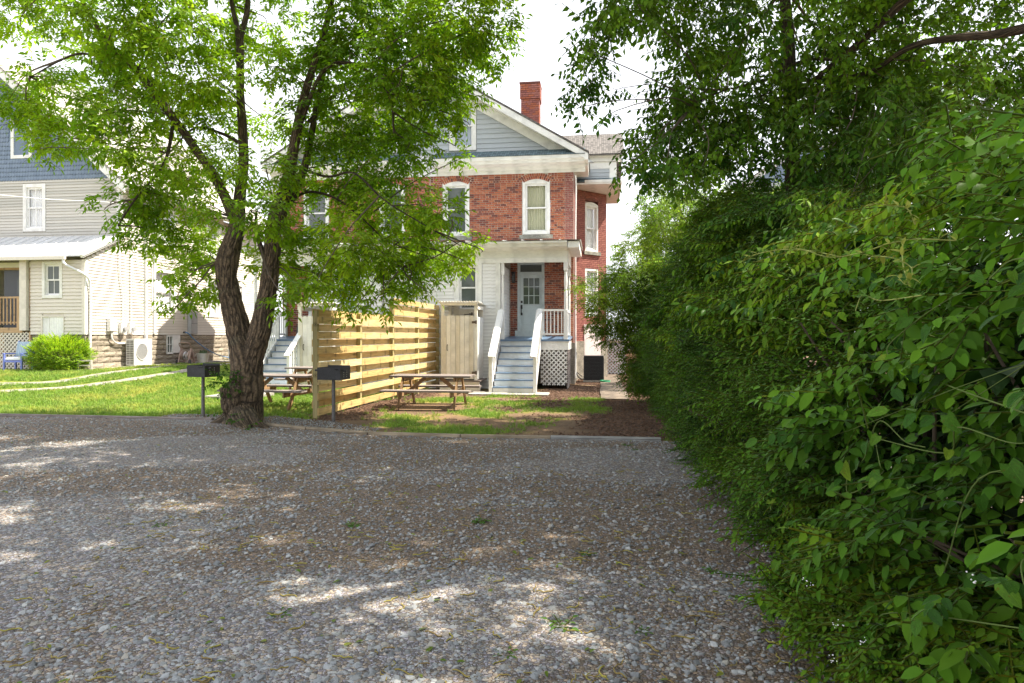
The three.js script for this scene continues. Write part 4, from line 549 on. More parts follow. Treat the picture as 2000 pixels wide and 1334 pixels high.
// ---------------------------------------------------------------- shower stalls
function shower(x0, label, turnOpen) {
  const w = 1.13, d = 1.05, t = thing('shower_stall', label, 'shower stall', [x0 + w / 2, .24, ZF + .08 + d]);
  const P = (n, g, m) => part(n, g, m, t), W = w / 2;
  for (const [x, z] of [[-W, 0], [W - .09, 0], [-W, -d], [W - .09, -d]]) P('post', bx(x, 0, z - .09, x + .09, 2.34, z), M.cream);
  const nb = 7, pw = (w - .12) / nb; for (let i = 0; i < nb; i++) { const x = -W + .02 + i * pw; P('door_board', [bx(x + .004, .04, .012, x + pw - .004, 1.985, .034), bx(x + .02, 1.985, .012, x + pw - .02, 2.005, .034)], i % 3 ? M.cream : M.cream2 || (M.cream2 = std(.765, .715, .62, { roughness: .6, map: T.dirt }))); }
  for (const s of [-1, 1]) for (let i = 0; i < 7; i++) { const z = -.02 - i * .145; P('side_board', bx(s * W, .03, z - .141, s * (W + .018), 1.96, z), M.white); }
  for (let i = 0; i < 8; i++) P('back_board', bx(-W + i * .141, .03, -d - .02, -W + .138 + i * .141, 1.96, -d), M.white);
  P('top_rail', [bx(-W - .02, 2.32, .0, W + .02, 2.38, .03), bx(W, 2.2, -d, W + .025, 2.31, 0), bx(-W - .025, 2.2, -d, -W, 2.31, 0)], M.cream);
  const rg = new THREE.PlaneGeometry(w + .2, d + .25, 90, 1).rotateX(-Math.PI / 2), p = rg.attributes.position; for (let i = 0; i < p.count; i++) p.setY(i, 2.40 + .014 * Math.cos(p.getX(i) * 2 * Math.PI / .09) + p.getZ(i) * .06); rg.computeVertexNormals(); const r2 = rg.clone().translate(0, -.006, 0); P('corrugated_roof', [rg.translate(0, 0, -d / 2 + .05), r2.translate(0, 0, -d / 2 + .05)], M.roofwhite || (M.roofwhite = phy(.84, .82, .76, { roughness: .9, side: THREE.DoubleSide, transmission: .35, thickness: 0 })));
  P('platform', [bx(-W - .06, -.04, -d, W + .12, .0, .1)], M.oldwood[1]); P('platform_beam', [bx(-W - .04, -.36, -.05, W + .1, -.2, .06), bx(-W - .04, -.19, -.03, W + .08, -.05, .05)], M.cream); 
  for (const y of [.22, 1.78]) P('hinge', [bx(W - .16, y - .02, .034, W - .02, y + .05, .044), bx(W - .05, y - .04, .03, W + .0, y + .07, .046)], M.copperhinge || (M.copperhinge = std(.10, .07, .055, { roughness: .5 })));
  P('handle', tube([[-W + .2, .92, .034], [-W + .2, .94, .075], [-W + .2, 1.08, .075], [-W + .2, 1.10, .034]], .012, 6, 20), M.iron);
  P('shower_head', [tube([[.2, 2.0, -d], [.2, 2.06, -d + .2], [.2, 2.08, -d + .38]], .014, 6, 16), new THREE.CylinderGeometry(.1, .1, .02, 16).translate(.12, 2.06, -d + .42), bx(.19, 2.0, -d, .22, 2.14, -d + .03)], M.iron);
  return t;
}
shower(-4.87, 'cream plank shower stall between the yellow fence end and the right stairs', 1);
shower(-9.56, 'white plank shower stall half hidden behind the near end of the yellow fence', 1);
// ---------------------------------------------------------------- picnic tables
function makeTable() {
  const t = thing('picnic_table', 'weathered picnic table standing in the sun right of the yellow fence', 'picnic table', [-3.75, -.01, -14.8], 0.02);
  for (let i = 0; i < 5; i++) part('table_board', bx(-.92, .70, -.37 + i * .15, .92, .738, -.232 + i * .15), M.oldwood[i % 3], t);
  for (const s of [-1, 1]) for (let i = 0; i < 2; i++) part('bench_board', bx(-.98, .41, s * .72 - .145 + i * .15, .98, .448, s * .72 - .005 + i * .15), M.oldwood[(i + s + 2) % 3], t);
  for (const x of [-.62, .62]) { for (const s of [-1, 1]) part('leg', bar([x, 0, s * .74], [x, .70, s * .27], .038, .09), M.leg, t); part('bench_beam', bx(x + .04 * Math.sign(x) * -1 - .019, .30, -.86, x - .04 * Math.sign(x) + .019, .41, .86), M.leg, t); part('top_beam', bx(x - .06 * Math.sign(x) - .019, .61, -.36, x - .06 * Math.sign(x) + .019, .70, .36), M.leg, t); part('brace', bar([x - .06 * Math.sign(x), .37, 0], [x * .28, .68, 0], .035, .08), M.leg, t); }
  return t;
}
{
  const a = makeTable(), b = a.clone(), c = a.clone();
  b.name = numbered('picnic_table'); b.position.set(-7.2, .0, -14.3); b.rotation.y = -0.05; scene.add(b); tag(b, 'weathered picnic table between the tree trunk and the near fence post', 'picnic table');
  c.name = numbered('picnic_table'); c.position.set(-8.0, -.03, -18.4); c.rotation.y = 0.0; scene.add(c); tag(c, 'farthest picnic table, pale top seen behind the near one left of the fence', 'picnic table');
}
// ---------------------------------------------------------------- park grills
function makeGrill(label, p, turn) {
  const t = thing('park_grill', label, 'grill', p, turn);
  part('pole', new THREE.CylinderGeometry(.032, .034, .84, 14).translate(0, .40, 0), M.steel, t);
  part('firebox', [bx(-.24, .80, .17, .24, 1.03, .176), bx(-.24, .80, -.2, -.234, 1.03, .17), bx(.234, .80, -.2, .24, 1.03, .17), bx(-.234, .80, -.2, .234, .806, .17), bx(-.234, .80, -.206, .234, 1.06, -.2)], M.black, t);
  const gr = []; for (let i = 0; i < 12; i++) gr.push(bx(-.21 + i * .038, .985, -.17, -.2 + i * .038, .995, .1)); part('grate', gr, M.iron, t);
  part('grate_handle', [tube([[-.3, .975, .1], [.3, .975, .1]], .01, 6), tube([[.18, 1.0, .08], [.18, 1.0, .26]], .008, 6), new THREE.CylinderGeometry(.02, .02, .05, 10).rotateZ(Math.PI / 2).translate(-.3, .975, .1), new THREE.CylinderGeometry(.02, .02, .05, 10).rotateZ(Math.PI / 2).translate(.3, .975, .1)], M.iron, t);
  const holes = []; for (const z of [-.06, .05]) for (let i = 0; i < 4; i++) holes.push(new THREE.CylinderGeometry(.011, .011, .003, 10).rotateZ(Math.PI / 2).translate(.2415, .855 + i * .04, z)); part('vent_holes', holes, M.concrete, t);
  return t;
}
makeGrill('black park grill on a post in front of the yellow fence', [-4.96,0,-12], -0.13);
makeGrill('black park grill on a post left of the tree trunk', [-7.91,0,-12.49], -0.28);
// ---------------------------------------------------------------- right of the brick house
{
  const c = thing('condenser_unit', 'black louvred condenser unit on the mulch below the pink cellar hatch', 'air conditioner', [-0.2, -.08, -24.95], 0.02);
  part('core', bx(-.33, .06, -.33, .33, .9, .33), M.dark, c); part('top', [bx(-.36, .9, -.36, .36, .96, .36)], M.black, c); part('base', bx(-.38, 0, -.38, .38, .06, .38), M.concrete, c);
  for (let i = 0; i < 16; i++) part('louvre', [bx(-.355, .08 + i * .051, .33, .355, .105 + i * .051, .36), bx(.33, .08 + i * .051, -.35, .36, .105 + i * .051, .33)], M.black, c);
  for (const [x, z] of [[-.35, .35], [.35, .35], [.35, -.35]]) part('corner_post', bx(x - .02, .06, z - .02, x + .02, .9, z + .02), M.black, c);
  const m = part('cutoff_box', [bx(HR - .02, .78, -24.6, HR + .09, 1.02, -24.42), bx(HR + .02, .2, -24.53, HR + .05, .78, -24.5)], M.black); tag(m, 'small black electrical box on the stucco beside the black condenser', 'electrical box');
  const li = part('refrigerant_lines', [tube([[HR + .05, .35, -24.5], [HR + .15, .12, -24.4], [-.6, .02, -24.5], [-.5, .1, -24.7]], .022, 6, 30), tube([[HR + .05, .3, -24.6], [HR + .2, .2, -24.45], [-.62, .12, -24.6]], .016, 6, 30)], M.iron); tag(li, 'black insulated pipes between the brick wall and the black condenser', 'pipes');
  const gp = []; for (let i = 0; i < 40; i++) { const a = i * .5; gp.push([.22 + Math.cos(a) * (.16 + .04 * Math.sin(i)), -.05 + i * .0012, -24.35 + Math.sin(a) * .2]); } tag(part('green_garden_hose', tube(gp, .013, 6, 300), M.greenhose), 'coiled green hose on the ground right of the black condenser', 'hose');
  const st = part('fallen_branch', limb([[-1.0, -.04, -22.8], [-.6, -.06, -22.6], [-.1, -.07, -22.75]], [.025, .022, .012], 7, 5), M.deckwood); tag(st, 'pale fallen stick on the mulch in front of the black condenser', 'stick');
  // covered grill on the left porch
  const cg = new THREE.SphereGeometry(.34, 36, 24), p = cg.attributes.position; for (let i = 0; i < p.count; i++) { const x = p.getX(i), y = p.getY(i), z = p.getZ(i), f = 1 + .14 * Math.sin(Math.atan2(z, x) * 7 + y * 6) * clamp(.5 - y * 2) + .1 * (fbm(x * 6 + 4, y * 6 + 4, z * 6 + 4, 3) - .4); p.setXYZ(i, Math.sign(x) * Math.pow(Math.abs(x) / .34, .7) * .36 * f, Math.max(-.3, y * (y > 0 ? .9 : 1.2)) + .3, Math.sign(z) * Math.pow(Math.abs(z) / .34, .7) * .27 * f); } cg.computeVertexNormals();
  const cv = thing('covered_barbecue', 'black fabric covered barbecue on the left porch behind the white railing', 'barbecue', [-9.95, 1.5, -21.85]); part('fabric_cover', cg, M.black, cv); part('leg', bx(-.2, 0, -.15, -.16, .1, -.11), M.iron, cv);
  // roof of the house beyond the hedge
  const q = thing('distant_house', 'pale blue house gable glimpsed through the trees above the hedge', 'house', [10.24,9.87,-35.63]); const gs = new THREE.Shape([[-3.2, 0], [3.2, 0], [0, 2.1]].map(v => new THREE.Vector2(...v)));
  part('gable', [new THREE.ExtrudeGeometry(gs, { depth: 6, bevelEnabled: false }).translate(0.6, -.4, -6)], M.fish[2], q); part('wall', bx(-2.6, -6, -6, 3.8, -.4, 0), M.greyboard[0], q);
  part('rake_board', [bar([-2.8, -.5, .05], [.6, 1.75, .05], .1, .22), bar([4.0, -.5, .05], [.6, 1.75, .05], .1, .22)], M.trim, q); part('roof', [bar([-2.9, -.4, -3], [.6, 1.92, -3], 6.3, .06), bar([4.1, -.4, -3], [.6, 1.92, -3], 6.3, .06)], M.shingle, q);
}

// ---------------------------------------------------------------- foliage
const leafMat = (o = {}) => new THREE.MeshPhysicalMaterial({ color: 0xffffff, vertexColors: true, side: THREE.DoubleSide, roughness: 0.92, transmission: 0.64, thickness: 0, ior: 1.35, specularIntensity: 0.35, clearcoat: 0.06, clearcoatRoughness: 0.4, ...o });
M.leaf = leafMat(); M.leafdark = leafMat({ transmission: 0.5, clearcoat: 0.13, clearcoatRoughness: 0.35 });
// one leaf along +z, folded on the midrib; kind 'heart' or 'lance' or 'oval'
function leafShape(len, wid, kind = 'lance', n = 2) {
  const prof = { lance: t => Math.pow(Math.sin(Math.PI * Math.pow(t, 0.8)), 0.9), oval: t => Math.pow(Math.sin(Math.PI * Math.pow(t, 0.75)), 0.6), heart: t => t < 0.06 ? 0.55 + t * 5 : Math.pow(1 - (t - 0.06) / 0.94, 0.75) * (0.85 + 0.5 * (t - 0.06)) }[kind];
  const pos = [], idx = [], uv = [];
  for (let i = 0; i <= n; i++) { const t = i / n, w = (i === n ? 0 : i === 0 && kind !== 'heart' ? 0 : prof(n === 2 && i === 1 ? 0.42 : t)) * wid / 2, tz = n === 2 && i === 1 ? 0.45 : t, back = kind === 'heart' && i === 0 ? 0.14 : 0, y = -0.16 * len * tz * tz; for (const s of [-1, 0, 1]) { pos.push(s * w, y + Math.abs(s) * w * 0.28, len * (tz - (s ? back : 0))); uv.push(s, t); } }
  for (let i = 0; i < n; i++) for (const s of [0, 1]) { const a = i * 3 + s, b = a + 3; if (i > 0 || kind === 'heart') idx.push(a, a + 1, b); else idx.push(a + (s ? 0 : 1), b + 1, b); if (i > 0 || kind === 'heart') { if (i < n - 1) idx.push(a + 1, b + 1, b); else if (s === 0) idx.push(a + 1, b + 1, b); else idx.push(a + 1, b + 1, b); } }
  const g = new THREE.BufferGeometry(); g.setAttribute('position', new THREE.Float32BufferAttribute(pos, 3)); g.setAttribute('uv', new THREE.Float32BufferAttribute(uv, 2)); g.setIndex(idx); g.computeVertexNormals(); return g;
}
function leafMatrices(n, L, len, wid, opp = true, droop = 0.35) { // places of the leaves on a twig that runs along +z
  const out = [], D = new THREE.Object3D(); D.rotation.order = 'YXZ';
  for (let i = 0; i < n; i++) {
    const end = i === n - 1, t = end ? 1 : (Math.floor(i / (opp ? 2 : 1)) + 0.6) / Math.ceil(n / (opp ? 2 : 1)), s = i % 2 ? 1 : -1;
    D.position.set(end ? 0 : s * 0.004, -0.25 * droop * L * t * t, L * t); D.rotation.set(droop * rr(0.2, 1.5) + 0.1, end ? rr(-.2, .2) : s * rr(0.7, 1.2), s * rr(-.5, .5)); const k = rr(.75, 1.15); D.scale.setScalar(k); D.updateMatrix(); out.push(D.matrix.clone());
  }
  return out;
}
function spray(n, L, len, wid, o = {}) {
  const base = leafShape(len, wid, o.kind, o.seg ?? 2), G = leafMatrices(n, L, len, wid, o.opp, o.droop).map(m => { const g = base.clone().applyMatrix4(m).toNonIndexed(), k = rr(.82, 1.18), y = rr(-.08, .10), c = []; for (let i = 0; i < g.attributes.position.count; i++) c.push(k * (1 + y), k, k * (1 - y * .5)); g.setAttribute('color', new THREE.Float32BufferAttribute(c, 3)); return g; });
  const st = bar([0, 0, -0.03], [0, -0.2 * (o.droop ?? .35) * L, L], 0.0035 + L * .006, 0.0035 + L * .006).toNonIndexed(), c = []; for (let i = 0; i < st.attributes.position.count; i++) c.push(.9, .55, .5); st.setAttribute('color', new THREE.Float32BufferAttribute(c, 3)); for (const k of ['uv1', 'uv2']) if (st.attributes[k]) st.deleteAttribute(k);
  return mergeGeometries([...G, st]);
}
const tmpM = new THREE.Matrix4();
// turn a twig so that it points along dir with its leaves' upper sides towards up
function orient(p, dir, up, s) { const z = dir.clone().normalize(), x = up.clone().cross(z).normalize(), y = z.clone().cross(x); return new THREE.Matrix4().makeBasis(x, y, z).scale(V(s, s, s)).setPosition(p); }
class Cloud { // collects leaf twigs, makes instanced parts
  constructor(geos) { this.geos = geos; this.m = geos.map(() => []); this.n = 0; }
  add(mat, col) { this.m[Math.floor(rnd() * this.geos.length)].push([mat, col]); this.n++; }
  build(parent, mat, name = 'foliage') { this.m.forEach((L, k) => { if (!L.length) return; const im = shade(new THREE.InstancedMesh(this.geos[k], mat, L.length)); L.forEach(([m, c], i) => { im.setMatrixAt(i, m); im.setColorAt(i, c); }); im.name = name; im.userData.kind = 'stuff'; parent.add(im); }); }
}
const colour = (a, b, t, k = 1) => new THREE.Color().setRGB(lerp(a[0], b[0], t) * k, lerp(a[1], b[1], t) * k, lerp(a[2], b[2], t) * k);
function fillBlobs(cloud, blobs, perM2, o) {
  for (const [x, y, z, r] of blobs) {
    const n = Math.round(perM2 * Math.PI * r * r);
    for (let i = 0; i < n; i++) {
      const d = V(rr(-1, 1), rr(-1, 1), rr(-1, 1)); if (d.lengthSq() > 1) { i--; continue; } const q = d.length(); d.multiplyScalar(Math.pow(q, -0.45)); // towards the outside
      const p = V(x + d.x * r, y + d.y * r * .85, z + d.z * r); if (vn(p.x * o.hole + 31, p.y * o.hole + 7, p.z * o.hole + 3.3) < (o.gap ?? .36)) continue;
      const dir = V(d.x + rr(-.7, .7), d.y * .5 - (o.hang ?? .35) + rr(-.5, .5), d.z + rr(-.7, .7)), up = V(rr(-.5, .5), 1, rr(-.5, .5));
      const t = clamp(fbm(p.x * .8 + 3, p.y * .8, p.z * .8 + 9, 2) * 1.7 - .35 + rr(-.25, .25)); cloud.add(orient(p, dir, up, rr(.75, 1.2)), colour(o.a, o.b, t, rr(.85, 1.15)));
    }
  }
}
// thin branches from the nearest limb point to each clump
function twigsTo(blobs, nodes, r0 = .022, seg = 5) {
  return blobs.map(b => { const t = V(b[0], b[1], b[2]); const near = nodes.map(q => [q.distanceTo(t) + (q.y > t.y + .4 ? .8 : 0) + rr(0, .9), q]).sort((a, c) => a[0] - c[0])[0], best = near[1], bd = best.distanceTo(t); const mid = best.clone().lerp(t, .5).add(V(rr(-.15, .15), .03 * bd + rr(-.12, .12), rr(-.15, .15))), e = t.clone().add(V(rr(-.3, .3) * b[3], -.2 * b[3], rr(-.3, .3) * b[3])); return limb([best.toArray(), mid.toArray(), t.toArray(), e.toArray()], [r0 * (0.5 + bd * .16), r0 * .55, r0 * .38, r0 * .15], seg, 4); });
}
const samples = (pts, n) => new THREE.CatmullRomCurve3(pts.map(p => V(...p))).getPoints(n);
// ---- the two-stemmed tree by the gravel
{
  const t = thing('maple_tree', 'leafy tree with a forked bark trunk at the gravel edge in front of both houses', 'tree');
  const base = [-6.37,0,-11.27], A = [[-6.53,-0.04,-11.55], [-6.49,0.35,-11.56], [-6.45,0.83,-11.56], [-6.5,1.3,-11.55], [-6.63,1.77,-11.54], [-6.74,2.25,-11.52], [-6.82,2.72,-11.51], [-6.81,2.96,-11.51], [-6.76,3.29,-11.57], [-6.69,3.68,-11.63], [-6.67,4.17,-11.68], [-6.62,4.85,-11.74], [-6.64,5.52,-11.74], [-6.68,6.2,-11.73], [-6.68,6.97,-11.73], [-6.71,7.35,-11.73]];
  const Bs = [[-6.4,0.64,-11.57], [-6.33,1.21,-11.53], [-6.16,1.68,-11.5], [-6.07,2.15,-11.51], [-5.99,2.62,-11.52], [-5.94,3.08,-11.53], [-5.92,3.46,-11.53], [-5.86,3.83,-11.54], [-5.71,4.3,-11.56], [-5.55,4.75,-11.48], [-5.42,5.18,-11.39], [-5.25,5.79,-11.31], [-5.02,6.39,-11.24], [-4.76,7.08,-11.18], [-4.56,7.74,-11.1]];
  const px = q => q * .80 * 12.3 / 1300 / 2;
  const trunk = part('trunk', [limb(A.slice(0, 8), [96, 80, 76, 68, 59, 52, 45, 26].map(px), 72, 14, .035), limb(Bs.slice(0, 7), [50, 54, 53, 47, 42, 35, 20].map(px), 56, 14, .03, 7)], M.bark, t);
  // buttress roots and the old burl on the left
  part('root', [limb([[-6.59,0.27,-11.44], [-6.82,0.09,-11.46], [-7.08,-0.02,-11.48], [-7.37,-0.1,-11.44]], [.16, .12, .07, .02], 18, 8, .02), limb([[-6.37,0.19,-11.37], [-6.03,0.06,-11.11], [-5.73,-0.02,-11.05]], [.2, .1, .03], 18, 8, .02, 3), limb([[-6.41,0.2,-11.26], [-6.16,0,-10.99], [-6,-0.06,-10.81]], [.22, .12, .04], 18, 8, .02, 5)], M.bark, t);
  const bg = new THREE.IcosahedronGeometry(1, 18), bp = bg.attributes.position, bc = [-6.6,0.45,-11.34]; for (let i = 0; i < bp.count; i++) { const x = bp.getX(i), y = bp.getY(i), z = bp.getZ(i), f = 1 + .55 * (fbm(x * 2 + 9, y * 2 + 9, z * 2 + 9, 4) - .45) + .3 * clamp(-Math.abs(y - .5) * 3 + 1); bp.setXYZ(i, bc[0] + x * .19 * f, bc[1] + y * .34 * f, bc[2] + z * .22 * f); } bg.computeVertexNormals(); part('burl', bg, M.bark, t);
  part('stem', limb(A.slice(5), [46, 50, 54, 47, 37, 29, 24, 22, 20, 19, 19].map(px), 32, 10, .018, 2), M.bark, t);
  part('stem', limb(Bs.slice(4), [38, 41, 39, 37, 31, 26, 23, 20, 17, 14, 11].map(px), 32, 10, .018, 4), M.bark, t);
  const limbs = [
    [[[-6.71,3.79,-11.58], [-6.85,4.18,-11.51], [-7.03,4.63,-11.38], [-7.25,4.98,-11.26], [-7.55,5.46,-11.12], [-7.9,5.98,-10.97], [-8.23,6.44,-10.82], [-8.52,6.71,-10.69], [-8.71,7.07,-10.56], [-8.86,7.42,-10.44], [-8.96,7.9,-10.33]], [28, 24, 21, 20, 19, 20, 17, 14, 11, 9, 7]],
    [[[-5.78,3.83,-11.55], [-5.67,4.25,-11.76], [-5.55,4.73,-11.98], [-5.47,5.29,-12.09], [-5.39,6.01,-12.2], [-5.25,6.84,-12.32], [-4.98,7.58,-12.46]], [24, 24, 20, 17, 15, 12, 9]],
    [[[-6.68,7.25,-11.73], [-6.76,7.69,-11.62], [-6.77,8.21,-11.52]], [14, 11, 9]], [[[-6.68,7.21,-11.73], [-6.6,7.79,-11.84], [-6.63,8.52,-11.94]], [15, 13, 10]],
    [[[-6.05,2.99,-11.51], [-6.17,3.49,-11.4], [-6.13,3.8,-11.3]], [14, 10, 6]],
    [[[-5.7,4.09,-11.66], [-5.39,4.3,-11.8], [-4.96,4.23,-11.96], [-4.48,3.89,-12.02], [-4,3.41,-12.08], [-3.59,2.92,-12.04]], [10, 7, 6, 4.5, 3, 2]],
    [[[-5.57,4.78,-11.98], [-4.93,4.54,-11.66], [-4.32,4.51,-11.34], [-3.68,3.97,-11.12], [-2.93,3.5,-11.01], [-2.31,3.14,-10.99]], [8, 6, 5, 4, 3, 2]],
    [[[-5.38,5.32,-11.4], [-4.65,6.27,-10.99], [-4.09,6.25,-10.96], [-3.5,5.64,-10.84], [-3.36,4.97,-10.65]], [10, 9, 8, 6, 4]],
    [[[-6.68,5.24,-11.73], [-7.22,5.52,-11.96], [-7.83,5.68,-12.09], [-8.46,5.24,-12.21]], [10, 8, 6, 4]],
    [[[-7.6,5.51,-11.11], [-7.65,4.67,-10.9], [-7.96,4.08,-10.66], [-8.24,3.53,-10.52]], [9, 7, 5, 3]],
    [[[-8.39,6.58,-10.7], [-8.51,6.45,-10.48], [-8.87,6.45,-10.34], [-9.48,5.98,-10.05]], [8, 7, 5, 3]],
    [[[-5.52,5.68,-12.09], [-4.86,6.58,-12.47], [-4.13,7.26,-12.77], [-3.25,7.62,-12.99], [-2.33,7.72,-13.11]], [10, 9, 8, 6, 3]],
  ];
  limbs.forEach(([p, r], i) => part('limb', limb(p, r.map(px), 14, 6, .006, i), M.bark, t));
  const nodes = [...samples(A.slice(7), 24), ...samples(Bs.slice(6), 24), ...limbs.flatMap(l => samples(l[0], 14))], blobs = [[-9.07,9.17,-10.24,0.83],[-9.65,10.69,-12.46,0.99],[-8.24,10.51,-12.38,0.98],[-6.17,9.43,-11.01,0.86],[-5.43,9.94,-11.88,0.91],[-4.24,9.84,-11.89,0.9],[-3.27,10.27,-12.67,0.95],[-11.98,9.32,-11.97,0.88],[-9.1,8.05,-10.11,0.73],[-8.05,7.93,-10.03,0.72],[-8.85,9.41,-12.53,0.89],[-7.03,8.67,-11.47,0.8],[-6.56,9.27,-12.6,0.87],[-4.49,7.88,-10.41,0.71],[-4.09,8.69,-11.89,0.81],[-3.33,9.2,-12.89,0.86],[-2,8.3,-11.47,0.76],[-12,8.11,-12.47,0.54],[-10.94,8.36,-12.47,0.58],[-7.88,6.83,-10.06,0.63],[-7.04,6.91,-10.15,0.68],[-7.23,7.51,-11.79,0.58],[-6.89,8.21,-13.12,0.64],[-5.18,7.18,-11.55,0.65],[-4.16,7.2,-11.15,0.71],[-3.55,7.43,-11.89,0.8],[-2.43,6.83,-10.77,0.68],[-1.9,7.03,-11.46,0.49],[-9.29,6.6,-11.19,0.47],[-8.57,6.77,-11.47,0.67],[-7.28,6.33,-10.79,0.67],[-6.75,6.15,-10.86,0.45],[-5.66,6.32,-10.96,0.36],[-5.19,6.44,-11.8,0.52],[-4.24,6.5,-11.37,0.73],[-3.18,6.06,-10.65,0.72],[-3,7.32,-13.3,0.73],[-2.08,7.14,-12.52,0.44],[-1.68,7.41,-12.85,0.2],[-9.56,6.09,-10.34,0.27],[-11.97,6.39,-12.63,0.49],[-10.83,6.36,-12.35,0.63],[-8.27,5.45,-10.3,0.43],[-8.03,5.63,-11.02,0.55],[-8.06,6.05,-12.27,0.71],[-7.54,5.84,-12.3,0.51],[-6.84,6.07,-13.12,0.3],[-5.14,5.54,-11.68,0.57],[-4.86,6.17,-13.04,0.89],[-3.78,6.09,-12.66,0.8],[-2.76,5.88,-11.61,0.5],[-2.49,6.25,-12.56,0.31],[-12.04,6.54,-12.27,0.37],[-11,5.66,-12.29,0.42],[-9.55,5.34,-11.38,0.29],[-10.63,5.22,-11.5,0.22],[-7.85,4.72,-10.08,0.3],[-7.75,4.64,-10.76,0.54],[-8.21,5.2,-12.49,0.67],[-6.9,4.78,-11.43,0.42],[-5.68,4.49,-10.81,0.4],[-5.5,4.7,-12.04,0.49],[-5.12,5.02,-12.59,0.71],[-4.28,5.2,-12.61,0.75],[-3.42,5.12,-11.76,0.47],[-2.63,5.13,-12.07,0.19],[-2.44,5.63,-12.31,0.21],[-2.76,5.18,-13.14,0.12],[-9.15,4.14,-11.48,0.27],[-8.35,4.2,-11.17,0.47],[-7.89,4.08,-11.54,0.62],[-6.37,3.79,-10.26,0.42],[-5.47,3.63,-10.42,0.38],[-5.72,4.01,-12.52,0.61],[-5.25,4.28,-13.48,0.81],[-4,4.24,-12.38,0.74],[-3.2,4.01,-11.85,0.42],[-2.64,3.74,-11.2,0.26],[-8.39,3.51,-11.52,0.43],[-8.78,3.52,-13.01,0.59],[-7.75,3.33,-12.47,0.46],[-6.16,3.14,-11.93,0.39],[-5.83,3.26,-13.01,0.58],[-4.26,3.2,-11.19,0.63],[-3.83,3.42,-12.15,0.68],[-3.4,3.62,-13.62,0.59],[-2.58,3.44,-12.52,0.34],[-2.14,3.2,-12.19,0.17],[-7.45,2.72,-10.89,0.34],[-7.43,2.7,-11.79,0.41],[-6.55,2.76,-13.22,0.43],[-4.62,2.47,-10.41,0.21],[-5.22,2.76,-12.84,0.43],[-4.64,2.77,-13.03,0.48],[-4.09,2.9,-13.32,0.44],[-3.44,2.8,-12.93,0.27],[-2.98,3.08,-13.21,0.27],[-2.4,2.98,-12.35,0.19],[-7.99,2.31,-11.76,0.21],[-7.81,2.06,-11.35,0.12],[-5.2,2.18,-10.49,0.17],[-5.11,2.31,-13.13,0.23],[-4.74,1.95,-12.21,0.12],[-3.83,2.25,-11.14,0.21],[-4.03,2.04,-12.1,0.09],[-3.56,2.52,-12.09,0.16],[-3.08,2.42,-11.74,0.09],[-5.36,2.37,-11.41,0.17],[-9.03,3.93,-11.55,0.19],[-9.49,4.08,-11.76,0.12],[-7.85,2.32,-11.94,0.16]];
  const tw = part('twigs', twigsTo(blobs, nodes), M.twig, t); tw.userData.kind = 'stuff';
  const cloud = new Cloud([0, 1, 2].map(() => spray(7, .27, .122, .05, { droop: .3 }))); fillBlobs(cloud, blobs, 210, { hole: 2.2, gap: .40, hang: .12, a: [.17, .34, .008], b: [.52, .74, .02] }); cloud.build(t, M.leaf, 'crown');
  const sp = new Cloud([spray(7, .2, .07, .04, { kind: 'oval' })]); fillBlobs(sp, [[-6.73,0.87,-11.17,0.15], [-6.58,0.74,-11.14,0.16], [-6.55,0.9,-11.14,0.14], [-6.81,0.76,-11.11,0.07], [-6.32,0.14,-10.97,0.09], [-6.51,0.26,-11.05,0.09], [-6.07,0.03,-10.8,0.06]], 190, { hole: 3, gap: .3, hang: .1, a: [.05, .16, .008], b: [.13, .28, .015] }); sp.build(t, M.leaf, 'trunk_sprouts');
}
